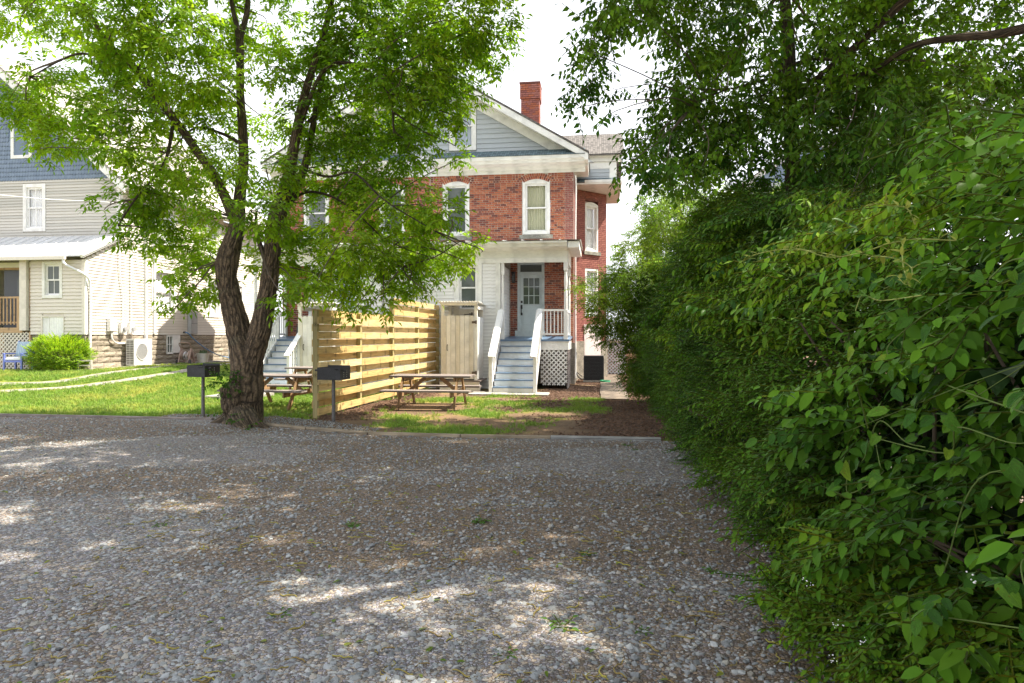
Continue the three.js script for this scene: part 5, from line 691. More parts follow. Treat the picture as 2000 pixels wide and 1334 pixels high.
// ---- overhanging tree on the right, its trunk at the upper corner; its canopy spreads over the gravel
{
  const t = thing('overhanging_tree', 'dark leafy tree whose limbs spread from the upper right corner over the gravel', 'tree');
  const px = (q, d = 6) => q * d / 1300 / 2;
  part('trunk', limb([[4.2, -.1, -4.6], [4.1, 1.6, -4.7], [3.85, 3.2, -4.9], [4.14,4.42,-6.59], [3.98,4.98,-6.57], [2.9, 7.5, -5.2]], [.24, .2, .18, .17, .15, .1], 28, 8, .02), M.bark, t);
  const limbs = [[[[4.12,4.47,-6.59], [3.69,4.44,-6.74], [3.42,4.49,-6.9], [3.16,4.58,-7.27], [2.91,4.48,-7.64], [2.69,4.55,-7.92], [2.32,4.6,-8.17], [1.89,4.49,-8.31]], [19, 16, 14, 12, 9, 7, 5, 3]], [[[4.03,4.75,-6.58], [3.37,5.15,-6.89], [3.11,5.06,-7.26], [2.87,4.85,-7.54], [2.65,4.7,-7.81], [2.44,4.55,-7.98], [2.2,4.36,-8.05]], [22, 20, 17, 15, 12, 9, 5]], [[[2.65,4.7,-7.81], [2.35,4.81,-8.07], [2.14,4.8,-8.35]], [9, 6, 3]], [[[2.38,4.54,-7.98], [1.99,4.67,-8.23], [1.54,4.62,-8.37], [1.2,4.71,-8.53], [0.83,4.76,-8.58]], [8, 7, 5, 4, 2]], [[[1.54,4.62,-8.37], [1.28,4.49,-8.24], [1.05,4.32,-8.11]], [5, 4, 2]], [[[3.42,5.25,-6.9], [2.3,5.8,-7.36], [1.33,5.99,-7.84], [0.55,5.91,-8.14], [0.12,5.63,-8.29], [-0.13,5.17,-8.35]], [18, 15, 12, 9, 6, 3]], [[2.9, 6.5, -5.2], [1, 8, -5.5], [-1.5, 8.8, -6], [-3.5, 9.2, -6.5]], [[2.9, 6.5, -5.2], [1.5, 8.3, -3.5], [0, 9, -2]], [[2.9, 6.5, -5.2], [1.8, 8, -7.5], [0, 9, -9]], [[2.8, 6.8, -5.2], [4, 8.5, -7.5], [4.6, 9.5, -9.5]]];
  const fixed = limbs.map(l => Array.isArray(l[0][0]) ? [l[0], l[1].map(q => px(q, 7))] : [l, [.1, .08, .05, .02].slice(0, l.length)]);
  fixed.forEach(([p, r], i) => part('limb', limb(p, r, 14, 6, .006, i), M.bark, t));
  const nodes = fixed.flatMap(l => samples(l[0], 16)), blobs = [[-0.21,4.65,-7.04,0.16],[-0.14,5.25,-9.2,0.24],[-0.34,4.81,-8.92,0.14],[-0.03,5.03,-7.42,0.2],[0.15,5.55,-8.18,0.26],[-0.26,4.34,-7.98,0.07],[0.1,5.25,-8.64,0.13],[0.23,4.94,-9.07,0.09],[0.1,3.91,-6.95,0.06],[0.38,4.95,-6.79,0.23],[0.9,6.11,-9.3,0.35],[1.05,5.06,-8.1,0.27],[1.56,5.7,-9.17,0.51],[1.51,4.7,-6.86,0.3],[1.09,4.62,-8.15,0.37],[1.04,4.53,-8.97,0.34],[0.67,3.79,-7.44,0.25],[0.58,4.28,-9.59,0.22],[0.35,4.13,-9.43,0.11],[0.21,3.28,-6.78,0.07],[0.66,3.38,-6.82,0.17],[1.19,4.07,-8.45,0.41],[1.87,5.07,-9.74,0.65],[1.65,3.92,-8.03,0.42],[1.11,3.47,-7.46,0.2],[1.86,4.44,-8.18,0.33],[2.14,3.89,-7.02,0.21],[2.38,4.84,-7.64,0.56],[2.72,4.4,-8.34,0.58],[3.27,5.08,-8.58,0.62],[3.06,4.02,-7.76,0.56],[3.62,4.63,-7.83,0.56],[3.65,3.83,-7.8,0.53],[4.56,4.42,-8.64,0.64],[4.5,4.88,-8.12,0.49],[2.29,3.45,-7.02,0.33],[3.68,3.91,-9.67,0.53],[0.57,3.7,-8.41,0.1],[1.5,3.7,-8.79,0.14],[0.44,5.62,-7.28,0.44],[1.53,7.04,-9.86,0.66],[2.45,6.82,-9.58,0.71],[2.6,5.51,-7.36,0.54],[3.65,5.81,-8.14,0.58],[5.08,6.38,-9.5,0.67]], high = [];
  for (let x = -4.2; x <= 7; x += 1.25) for (let z = -2.6; z >= -12.9; z -= 1.25) { if (z < -11 && x < .4) continue; const X = x + rr(-.4, .4), Z = z + rr(-.4, .4), d = Math.max(1, .9916 * -Z - .1297 * X), y = Math.max(7.6, 1.63 + .53 * d + 1.5) + rr(0, 1.2); const lit = smooth((vn(X * .62 + 11, Z * .8 + 5) - .30) * 5), left = clamp((-X - .5) / 3); if (Math.hypot(X - .7 - (y - 1.9) / 1.7, Z + 2.2 + .13 * (y - 1.9)) < .75) continue; if (rnd() < Math.max(lit * (1 - .3 * left) + .10, X > .6 || X > -2 && Z < -5.5 ? .95 : 0)) high.push([X, y, Z, rr(.75, 1.1)]); }
  const tw = part('twigs', [...twigsTo(blobs, nodes, .012), ...twigsTo(high, nodes, .03)], M.twig, t); tw.userData.kind = 'stuff';
  const cloud = new Cloud([0, 1, 2].map(() => spray(7, .26, .095, .05, { kind: 'oval', droop: .55 }))); fillBlobs(cloud, blobs, 235, { hole: 2.6, gap: .37, hang: .4, a: [.035, .115, .005], b: [.22, .42, .012] }); cloud.build(t, M.leafdark, 'crown');
  const c2 = new Cloud([spray(7, .4, .17, .09, { kind: 'oval', droop: .5 })]); const hc = { hole: 1.2, hang: .3, a: [.05, .13, .007], b: [.14, .28, .012] }, dense = h => h[0] > .4 || h[0] > -2.2 && h[2] < -5.5; fillBlobs(c2, high.filter(dense), 78, { ...hc, gap: .25 }); fillBlobs(c2, high.filter(h => !dense(h)), 40, { ...hc, gap: .40 }); c2.build(t, M.leafdark, 'crown');
}
// ---- slim dark trunk rising out of the hedge
{
  const t = thing('slender_tree', 'tree with a straight dark trunk rising out of the hedge', 'tree');
  part('trunk', limb([[2.5,0.01,-9], [2.49,3.32,-9], [2.46,4.31,-8.99], [2.43,5.3,-8.99], [2.36,6.36,-8.98], [2.35,8.21,-8.98]], [.12, .10, .09, .082, .07, .05], 20, 10, .012), M.darkbark, t);
  const blobs = [[2.33,6.12,-11.3,0.67],[4.28,6.6,-13.71,0.6],[4.98,7.48,-13.55,0.89],[2.58,5.4,-11.7,0.43],[2.29,5.36,-12.39,0.46],[3.98,5.23,-12.47,0.41],[5.04,5.99,-13.22,0.86],[6.18,6.92,-13.78,0.89],[3.21,7.81,-11.29,0.66],[2.02,7.29,-10.94,0.73],[4.86,8.98,-13.75,1],[2.79,9.39,-12.26,1],[4.39,10.04,-13.47,1.08],[4.89,4.66,-11.23,0.65],[6.23,4.68,-12.75,0.73],[4.64,4.8,-13.38,0.49],[4.86,4.08,-11.92,0.47]], nodes = samples([[2.46,4.64,-8.99], [2.43,5.3,-8.99], [2.36,6.36,-8.98], [2.35,8.21,-8.98]], 20);
  const tw = part('twigs', twigsTo(blobs, nodes, .02), M.twig, t); tw.userData.kind = 'stuff';
  const cloud = new Cloud([0, 1].map(() => spray(7, .26, .09, .045, { kind: 'oval', droop: .5 }))); fillBlobs(cloud, blobs, 130, { hole: 2, gap: .36, hang: .35, a: [.06, .15, .007], b: [.22, .38, .016] }); cloud.build(t, M.leaf, 'crown');
}
{
  const t = thing('pale_tree', 'pale green sunlit tree far behind the hedge beside the brick house', 'tree'); const blobs = [[1.8,5.75,-21.82,0.49],[2.55,6.52,-24.08,0.51],[1.63,5.62,-23.7,0.47],[2.66,5.56,-22.3,0.75],[2.09,5,-22.95,0.69],[3.07,6.5,-22.94,0.45],[3.94,6.27,-23.66,0.53],[1.43,4.96,-23.75,0.36],[3.41,5.15,-21.91,0.82],[3.46,6.54,-21.72,0.24],[4.66,6.24,-24.32,0.63],[5.27,6.17,-23.18,0.6],[2.31,7.06,-23.79,0.21],[6.89,6.56,-22.09,0.73],[8.69,7.21,-23.66,1.03],[6.89,6.53,-24.26,0.71],[10.42,7.05,-23.23,1.33],[13.27,7.59,-25.77,1.47],[10.21,8.1,-25.24,1.09],[13.03,7.39,-22.98,1.3]];
  part('trunk', limb([[2.98,-0.23,-23.59], [2.9,3.31,-23.57], [2.81,5.61,-23.56], [2.63,6.67,-23.54]], [.16, .13, .09, .04], 14, 8, .01), M.bark, t);
  const nodes = samples([[2.9,3.31,-23.57], [2.81,5.61,-23.56], [4.39,5.79,-23.77], [9.3,6.14,-24.41], [13.68,6.5,-24.98]], 20); const tw = part('twigs', twigsTo(blobs, nodes, .025), M.twig, t); tw.userData.kind = 'stuff';
  const cloud = new Cloud([0, 1].map(() => spray(7, .34, .12, .055, { droop: .4 }))); fillBlobs(cloud, blobs, 125, { hole: 1.6, gap: .33, hang: .2, a: [.14, .28, .025], b: [.32, .46, .06] }); cloud.build(t, M.leaf, 'crown');
}
{
  const t = thing('arching_shrub', 'arching green shrub at the far end of the hedge, reaching towards the porch', 'shrub'); const blobs = [[-0.06,2.39,-15.24,0.28],[0.32,2.73,-17.02,0.41],[-0.25,2.01,-16.74,0.2],[0.35,2.04,-15.59,0.5],[0.76,2.82,-16.22,0.57],[0.91,3.46,-16.13,0.46],[1.15,1.82,-16.65,0.65],[1.04,4.11,-16.97,0.31],[0.64,3.65,-15.24,0.16],[1.16,2.72,-15.15,0.66],[1.82,3.63,-17.19,0.75],[1.59,4.25,-16.18,0.46],[1.08,1.05,-16.91,0.51],[0.86,0.69,-15.04,0.34],[0.27,1.63,-16.04,0.27],[-0.38,2.99,-16.62,0.13],[-0.49,2.75,-15.41,0.11],[0.13,3.14,-17.23,0.18],[0.52,3.33,-17.18,0.18],[1.93,2.72,-15.25,0.69],[1.93,1.8,-15.24,0.69]], foot = V(1.6, 0, -16.2);
  part('stem', [0, 1, 2, 3, 4].map(i => limb([[foot.x + i * .15, -.1, foot.z + i * .2], [foot.x - .1 + i * .1, 1.2, foot.z + .1], [foot.x - .5 - i * .1, 2.5, foot.z + i * .1]], [.035, .025, .012], 6, 6)), M.twig, t);
  const nodes = samples([[1.6, .3, -16.2], [1.4, 1.4, -16.1], [1, 2.4, -16]], 10), tw = part('twigs', twigsTo(blobs, nodes, .012), M.twig, t); tw.userData.kind = 'stuff';
  const cloud = new Cloud([0, 1].map(() => spray(9, .26, .062, .026, { droop: .35 }))); fillBlobs(cloud, blobs, 620, { hole: 2.4, gap: .31, hang: .25, a: [.09, .20, .008], b: [.28, .43, .02] }); cloud.build(t, M.leaf);
}
{
  const t = thing('tall_thicket', 'dense dark thicket rising behind the hedge up to the overhanging branches', 'thicket'); const blobs = [[1.08,4.41,-12.08,0.25],[1.64,4.64,-12.94,0.39],[1.91,4.02,-11.25,0.38],[2.13,3.89,-10,0.3],[2.47,3.65,-9.64,0.36],[2.76,3.45,-9.06,0.4],[3.23,3.39,-9.12,0.46],[3.47,3.19,-8.49,0.49],[2.89,2.8,-6.16,0.4],[2.94,2.74,-5.5,0.39],[3.67,3.9,-9.65,0.49],[3.64,3.64,-8.12,0.47],[4.4,3.85,-8.55,0.55],[3.4,3.3,-6,0.38],[1.95,3.35,-9.45,0.28],[2.55,3.15,-9.21,0.34],[2.36,2.72,-6.94,0.3],[1.02,4.54,-15.12,0.23],[1.96,4.88,-12.62,0.21],[1.27,4.57,-11.34,0.17],[0.64,4.65,-12.25,0.11],[3.07,3.97,-9.83,0.36],[3.6,4.06,-7.48,0.37],[3.12,3.59,-5.71,0.32],[2.49,3.27,-5.92,0.26],[2.49,3.45,-7.04,0.28],[2.38,2.96,-4.62,0.2],[2.58,3.83,-6.54,0.28]];
  part('stem', [0, 1, 2, 3, 4, 5, 6].map(i => limb([[2.2 + .1 * i, -.1, -3 - i * 1.7], [2.1, 1.3, -3.2 - i * 1.7], [2.0, 2.1, -3 - i * 1.8]], [.03, .02, .01], 7, 6)), M.darkbark, t);
  const nodes = [0, 1, 2, 3, 4, 5, 6].flatMap(i => samples([[2.1, 1.3, -3.2 - i * 1.7], [2.0, 2.1, -3 - i * 1.8]], 5)), tw = part('twigs', twigsTo(blobs, nodes, .006), M.twig, t); tw.userData.kind = 'stuff';
  const cloud = new Cloud([0, 1].map(() => spray(7, .22, .072, .034, { kind: 'oval', droop: .45 }))); fillBlobs(cloud, blobs, 240, { hole: 2.2, gap: .35, hang: .35, a: [.05, .14, .007], b: [.20, .36, .016] }); cloud.build(t, M.leafdark);
}
// ---- the overgrown hedge: plants side by side along x = 0.9, each a thing
function face(z, y) { // x of the hedge's outside
  const n = fbm(z * .9 + 40, y * 1.1 + 3, 0, 3) - .45, top = topY(z);
  let w = 9; const Z = z / .62, Y = y / .42, zi = Math.floor(Z), yi = Math.floor(Y); for (let a = -1; a < 2; a++) for (let b = -1; b < 2; b++) w = Math.min(w, Math.hypot(zi + a + h3(zi + a, yi + b, 21) - Z, yi + b + h3(zi + a, yi + b, 22) - Y - .1));
  return .98 + .46 * smooth(w * 1.2) + n * .8 + .35 * Math.pow(clamp(y / top), 3) * 1.2 + .12 * (1 - smooth(y / .35)) - .10 * smooth((y - .5) / .6);
}
function topY(z) { return 2.2 + .25 * smooth((-z - 2.2) / 2) + .75 * smooth((-z - 4.5) / 4) + .35 * (vn(z * 1.3, 2) - .5); }
function hedge(cloud, z0, z1, y0, y1, per, o) {
  const n = Math.round(per * Math.abs(z1 - z0) * (y1 ?? 2.6));
  for (let i = 0; i < n; i++) {
    const z = rr(z0, z1), top = topY(z), a = y0, b = y1 ?? top + .1; let y = rr(a, b); if (y > top + .1) continue; if (o.test && !o.test(z, y)) continue;
    const k = rnd(), dep = k * k * (o.deep ?? .5), hole = vn(z * 2.2 + 5, y * 2.4 + 9, 4.2), x = face(z, y) + dep + (hole < .3 ? .25 : 0);
    if (fbm(z * 3.1 + 8, y * 3.3, dep * 3 + 1.1, 2) < (o.gap ?? .2)) continue;
    const dir = V(-1 + rr(-.5, .9), rr(-.5, .55) - (o.hang ?? .1), rr(-.9, .9)), stray = rnd() < .03 ? rr(.05, .22) : 0, up = V(rr(-.9, .1), 1, rr(-.5, .6));
    const t = clamp(fbm(z * 1.1 + 2, y * 1.3, 0, 3) * 1.6 - .3 + rr(-.25, .3)); if (y < .16 && rnd() < .55) continue; cloud.add(orient(V(x - stray, y, z), dir, up, rr(.65, 1.3)), colour(o.a, o.b, t, rr(.8, 1.15)));
  }
}
function stems(t, z0, z1, n, h) { const G = []; for (let i = 0; i < n; i++) { const z = rr(z0, z1), x = face(z, .4) + rr(.25, .8); G.push(limb([[x, -.1, z], [x + rr(-.1, .1), h * .5, z + rr(-.15, .15)], [face(z, h) + .15, h, z + rr(-.3, .3)]], [.018, .013, .005], 5, 5)); } const s = part('stems', G, M.twig, t); s.userData.kind = 'stuff'; }
function inner(t, z0, z1) { const c = new Cloud([spray(7, .3, .14, .08, { kind: 'oval' })]); const n = Math.round((z0 > -4 ? 420 : 110) * Math.abs(z1 - z0)); for (let i = 0; i < n; i++) { const z = rr(z0, z1), y = rr(.05, topY(z) - .1), x = face(z, y) + rr(.4, z0 > -4 ? 2.4 : 1.5); c.add(orient(V(x, y, z), V(rr(-1, 1), rr(-.6, .4), rr(-1, 1)), V(0, 1, rr(-.3, .3)), rr(.8, 1.3)), colour([.015, .05, .005], [.03, .08, .008], rnd())); } c.build(t, M.leafdark, 'inner_foliage'); }  // deep leaves get a much darker tint, hedge shade put into their colour
const G1 = { a: [.04, .13, .006], b: [.15, .33, .013] }, G2 = { a: [.07, .19, .008], b: [.29, .48, .017] };
{
  const t = thing('privet_hedge', 'tall dark small leaved privet hedge along the right edge of the gravel', 'hedge');
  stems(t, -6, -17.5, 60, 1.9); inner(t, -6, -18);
  const c = new Cloud([[10, .15, .032, .018], [8, .12, .026, .014], [7, .17, .044, .024], [12, .2, .03, .016]].map(q => spray(...q, { kind: 'oval', droop: .2 }))); hedge(c, -3.6, -17.8, .02, null, 900, { ...G1, deep: .4, gap: .2, test: (z, y) => z < -5.5 || y < 1.9 + .5 * vn(z * 1.7, 3) }); c.build(t, M.leafdark);
  const c2 = new Cloud([0, 1].map(() => spray(9, .22, .055, .024, { droop: .3 }))); hedge(c2, -7, -17.8, 1.5, null, 150, { ...G2, deep: .25, gap: .42, hang: .2 }); c2.build(t, M.leafdark);
}
{
  const t = thing('near_privet', 'low small leaved privet spilling onto the gravel below the larger leaves', 'shrub'); stems(t, -2.4, -8, 50, .9);
  const c = new Cloud([[10, .13, .03, .017], [7, .10, .024, .015], [7, .16, .048, .026], [11, .2, .032, .018]].map(q => spray(...q, { kind: 'oval', droop: .2, seg: 3 }))); hedge(c, -1.6, -4.6, .0, 1.2, 1150, { ...G2, deep: .35, gap: .18, test: (z, y) => y < .62 + .5 * vn(z * 1.3, 7) }); c.build(t, M.leafdark);
}
// larger leaved plants: outermost leaves are parts of their own, the rest one mass
const LEAF = { oval: leafShape(.076, .043, 'oval', 6), lance: leafShape(.1, .042, 'lance', 6), heart: leafShape(.085, .078, 'heart', 6) };
for (const k in LEAF) { const n = LEAF[k].attributes.position.count; LEAF[k].setAttribute('color', new THREE.Float32BufferAttribute(new Float32Array(n * 3).fill(1), 3)); }
T.vein = texture(128, 128, (u, v) => { const s = Math.abs(u - .5) * 2, mid = clamp(1 - s * 14), side = clamp(1 - Math.abs(((v * 7 - s * 1.6) % 1 + 1) % 1 - .5) * 9) * .6, n = pfbm(u * 10, v * 10, 10, 10, 3), spot = clamp((pfbm(u * 6 + 3, v * 6, 6, 6, 3) - .62) * 14); const k = .84 + .12 * Math.max(mid, side) + .22 * (n - .45); return [k * (1 + .25 * spot), k * (1 - .12 * spot), k * (1 - .2 * spot)]; });
for (const k in LEAF) { const a = LEAF[k].attributes.uv; for (let i = 0; i < a.count; i++) a.setX(i, a.getX(i) / 2 + .5); }
const TONES = [0, 1, 2, 3, 4].map(i => { const m = leafMat({ transmission: .38, clearcoat: .16, clearcoatRoughness: .32 }); const c = [[.06, .19, .015], [.09, .24, .017], [.045, .145, .013], [.15, .33, .022], [.27, .43, .028]][i]; m.color.setRGB(...c); m.map = T.vein; m.bumpMap = T.vein; m.bumpScale = .003; return m; });
function solo(t, spots, kind, n, L, o = {}) { for (const [p, dir, up, s, tone] of spots) for (const m of leafMatrices(n, L, .09, .05, true, o.droop ?? .4)) { const q = shade(new THREE.Mesh(LEAF[kind], TONES[tone ?? Math.floor(rnd() * 4)])); q.name = 'leaf'; q.applyMatrix4(orient(p, dir, up, s).multiply(m)); t.add(q); } }
function outer(n, z0, z1, y0, y1, out = .08, s = 1) { const L = []; for (let i = 0; i < n; i++) { const z = rr(z0, z1), y = rr(y0, Math.min(y1, topY(z))), x = face(z, y) - rr(0, out); L.push([V(x, y, z), V(-1 + rr(-.4, .7), rr(-.4, .4), rr(-.3, 1)), V(rr(-1, -.2), 1, rr(.1, .7)), rr(.75, 1.15) * s]); } return L; }
{
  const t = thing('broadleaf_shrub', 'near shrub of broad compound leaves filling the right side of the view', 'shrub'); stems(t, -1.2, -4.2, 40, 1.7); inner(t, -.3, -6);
  const c = new Cloud([[7, .21, .07, .038], [5, .16, .085, .042], [9, .24, .05, .022], [3, .12, .078, .046]].map(q => spray(...q, { kind: q[0] === 9 ? 'lance' : 'oval', droop: .4, seg: 4 }))); hedge(c, -.5, -3.7, .45, null, 270, { ...G1, deep: .5, gap: .2, hang: .15 }); c.build(t, M.leafdark);
  solo(t, outer(42, -1.2, -3.4, .75, 2.0, .12, .9), 'oval', 7, .24);
}
{
  const t = thing('ash_sapling', 'sapling of long pointed leaflets above the privet halfway along the hedge', 'shrub'); stems(t, -4.2, -9.5, 40, 1.9);
  const c = new Cloud([0, 1, 2].map(() => spray(7, .2, .068, .03, { droop: .5, seg: 3 }))); hedge(c, -3.4, -10.5, 1.55, null, 260, { ...G2, deep: .5, gap: .24, hang: .35, test: (z, y) => y > 1.5 + .6 * vn(z * .9, 5) }); c.build(t, M.leafdark);
  solo(t, outer(42, -3.6, -6.8, 1.75, 2.8, .15, .75), 'lance', 7, .26, { droop: .6 });
}
{ // greenbrier with heart leaves
  const t = thing('heartleaf_vine', 'climbing vine with broad heart shaped leaves over the near shrub', 'vine');
  const spots = [[0.96,1.65,-2.04], [0.98,1.65,-1.89], [0.97,1.58,-2.04], [0.97,1.62,-1.84], [0.96,1.2,-2.75], [0.93,1.15,-2.84], [0.88,1.18,-2.89], [0.86,1.05,-3.04], [0.83,1.02,-3.13], [0.83,0.91,-3.18], [0.89,1.03,-2.84], [0.93,1.03,-2.74], [0.89,1.13,-3.04], [0.93,1.2,-2.44], [0.92,1.33,-2.34], [0.95,1.21,-2.14], [0.96,1.35,-1.94], [0.93,1.47,-2.64], [0.89,1.5,-2.84], [0.93,1.66,-2.74], [0.96,1.79,-2.34], [0.96,1.78,-2.14], [0.99,1.76,-1.89], [0.99,1.86,-1.79], [0.97,1.1,-1.99], [1,0.99,-1.95], [0.97,0.93,-1.94], [1,0.85,-1.84], [0.96,0.76,-1.99], [0.92,0.5,-2.89], [0.9,0.33,-3.04], [0.82,0.34,-3.84], [0.88,0.4,-3.44], [0.77,0.64,-4.03], [0.75,0.67,-4.23], [0.8,0.83,-3.53], [0.95,0.77,-2.54], [0.95,1.08,-2.29], [0.98,1.32,-1.79], [0.98,1.5,-1.76], [0.81,1.1,-3.33], [0.81,1.03,-3.94], [0.93,1.62,-2.54], [0.84,1.53,-3.04]];
  spots.forEach(p => { p[0] = Math.min(face(p[2], p[1]) - .02 - .05 * rnd(), p[0] + .25); });
  spots.forEach((p, i) => { const q = shade(new THREE.Mesh(LEAF.heart, TONES[[1, 3, 0, 4, 1][i % 5]])); q.name = 'leaf'; q.applyMatrix4(orient(V(p[0], p[1] + .04, p[2]), V(rr(-.9, .3), rr(-1.1, -.3), rr(-.6, .8)), V(-.6 + rr(-.6, .6), rr(.1, .9), .6 + rr(-.4, .3)), rr(.45, .95))); t.add(q); });
  const st = []; for (let i = 0; i + 4 < spots.length; i += 4) st.push(limb(spots.slice(i, i + 5).map(p => [p[0] + .02, p[1] + .05 + rr(-.05, .05), p[2] + rr(-.06, .06)]), [.0028, .0026, .0024, .002, .001], 5, 8)); part('stem', st, M.vinestem2 || (M.vinestem2 = std(.10, .15, .03, { roughness: .8 })), t);
}
{ // sunlit shoots reaching out of the hedge
  const t = thing('sunlit_vine', 'bright yellow green vine shoots reaching out of the hedge into the sun', 'vine'), runs = [[[1.12,1.93,-2.27], [1,1.94,-2.3], [0.94,1.93,-2.34], [0.88,1.91,-2.38], [0.79,1.9,-2.42], [0.72,1.93,-2.46], [0.67,1.95,-2.51]], [[0.82,1.9,-2.41], [0.73,1.93,-2.47], [0.66,1.94,-2.51], [0.58,1.93,-2.55], [0.54,1.91,-2.59]], [[0.99,1.98,-2.25], [0.96,2.03,-2.24], [0.91,2.04,-2.24], [0.87,2.05,-2.25]], [[0.89,1.89,-2.33], [0.94,1.88,-2.29], [0.98,1.84,-2.25], [0.96,1.79,-2.24], [0.94,1.82,-2.26]], [[0.97,1.94,-2.29], [0.95,1.85,-2.24], [0.95,1.78,-2.19]], [[0.96,1.75,-2.14], [0.88,1.74,-2.23], [0.86,1.76,-2.33], [0.84,1.71,-2.33]]];
  M.shoot = leafMat({ transmission: .4, roughness: .8 }); M.shoot.color.setRGB(.33, .36, .06); M.shootstem = std(.26, .30, .07, { roughness: .6 });
  runs.forEach(r => r.forEach((p, i) => { p[0] = Math.min(p[0], face(p[2], p[1]) - .05 - .03 * Math.sin(i * 1.7)); }));
  runs.forEach((r, k) => { part('stem', limb(r, r.map((_, i) => .0024 * (1 - .6 * i / r.length)), 5, 8), M.shootstem, t); samples(r, 16).forEach(p => { for (let j = 0; j < 2; j++) { const q = shade(new THREE.Mesh(LEAF.lance, k < 5 && rnd() < .6 ? M.shoot : TONES[k < 5 ? 4 : 3])); q.name = 'leaf'; q.applyMatrix4(orient(p, V(rr(-1, .6), rr(-.4, .8), rr(-.6, .8)), V(rr(-.5, .5), 1, .3), rr(.12, .4))); t.add(q); } }); });
  // flower clusters
  const fl = thing('white_blossoms', 'small white blossom clusters low in the privet by the gravel', 'flowers'); for (const p of [[0.89,0.61,-2.89], [0.92,0.54,-2.64], [0.95,0.55,-2.49], [0.9,0.41,-2.64], [1.01,0.99,-1.9]]) for (let i = 0; i < 8; i++) part('blossom', new THREE.IcosahedronGeometry(rr(.0018, .0034), 0).translate(p[0] - .03 + rr(-.02, .02), p[1] + rr(-.015, .015), p[2] + rr(-.02, .02)), M.white, fl);
}
// ---- clipped bush on the left
{
  const t = thing('clipped_bush', 'rounded bright green bush in the sun before the cream house', 'bush'), c0 = [-18.17,1.02,-20.42], c = new Cloud([0, 1].map(() => spray(9, .16, .055, .03, { kind: 'oval', droop: .15 })));
  part('stem', [0, 1, 2, 3].map(i => limb([[c0[0] + rr(-.15, .15), .35, c0[2] + rr(-.1, .1)], [c0[0] + rr(-.4, .4), .7, c0[2]], [c0[0] + rr(-.6, .6), 1.2, c0[2] + rr(-.3, .3)]], [.03, .02, .01], 6, 5)), M.bark, t);
  for (let i = 0; i < 2600; i++) { const th = rr(0, 6.283), v = rr(-1, 1), q = Math.pow(rnd(), .25) * (.86 + .34 * vn(th * 2.6, v * 4 + 9)), w = Math.sqrt(1 - Math.abs(v) ** 3), p = V(c0[0] + Math.cos(th) * w * .92 * q * (1 + .18 * (vn(th * 2, v * 3) - .5)), c0[1] - .03 + v * .55 * q * (1 + .15 * (vn(th * 3, 2) - .5)), c0[2] + Math.sin(th) * w * .7 * q); c.add(orient(p, V(Math.cos(th), v + .5, Math.sin(th)), V(rr(-.4, .4), 1, rr(-.4, .4)), rr(.7, 1.2)), colour([.22, .42, .014], [.46, .66, .026], rnd())); } c.build(t, M.leaf);
}
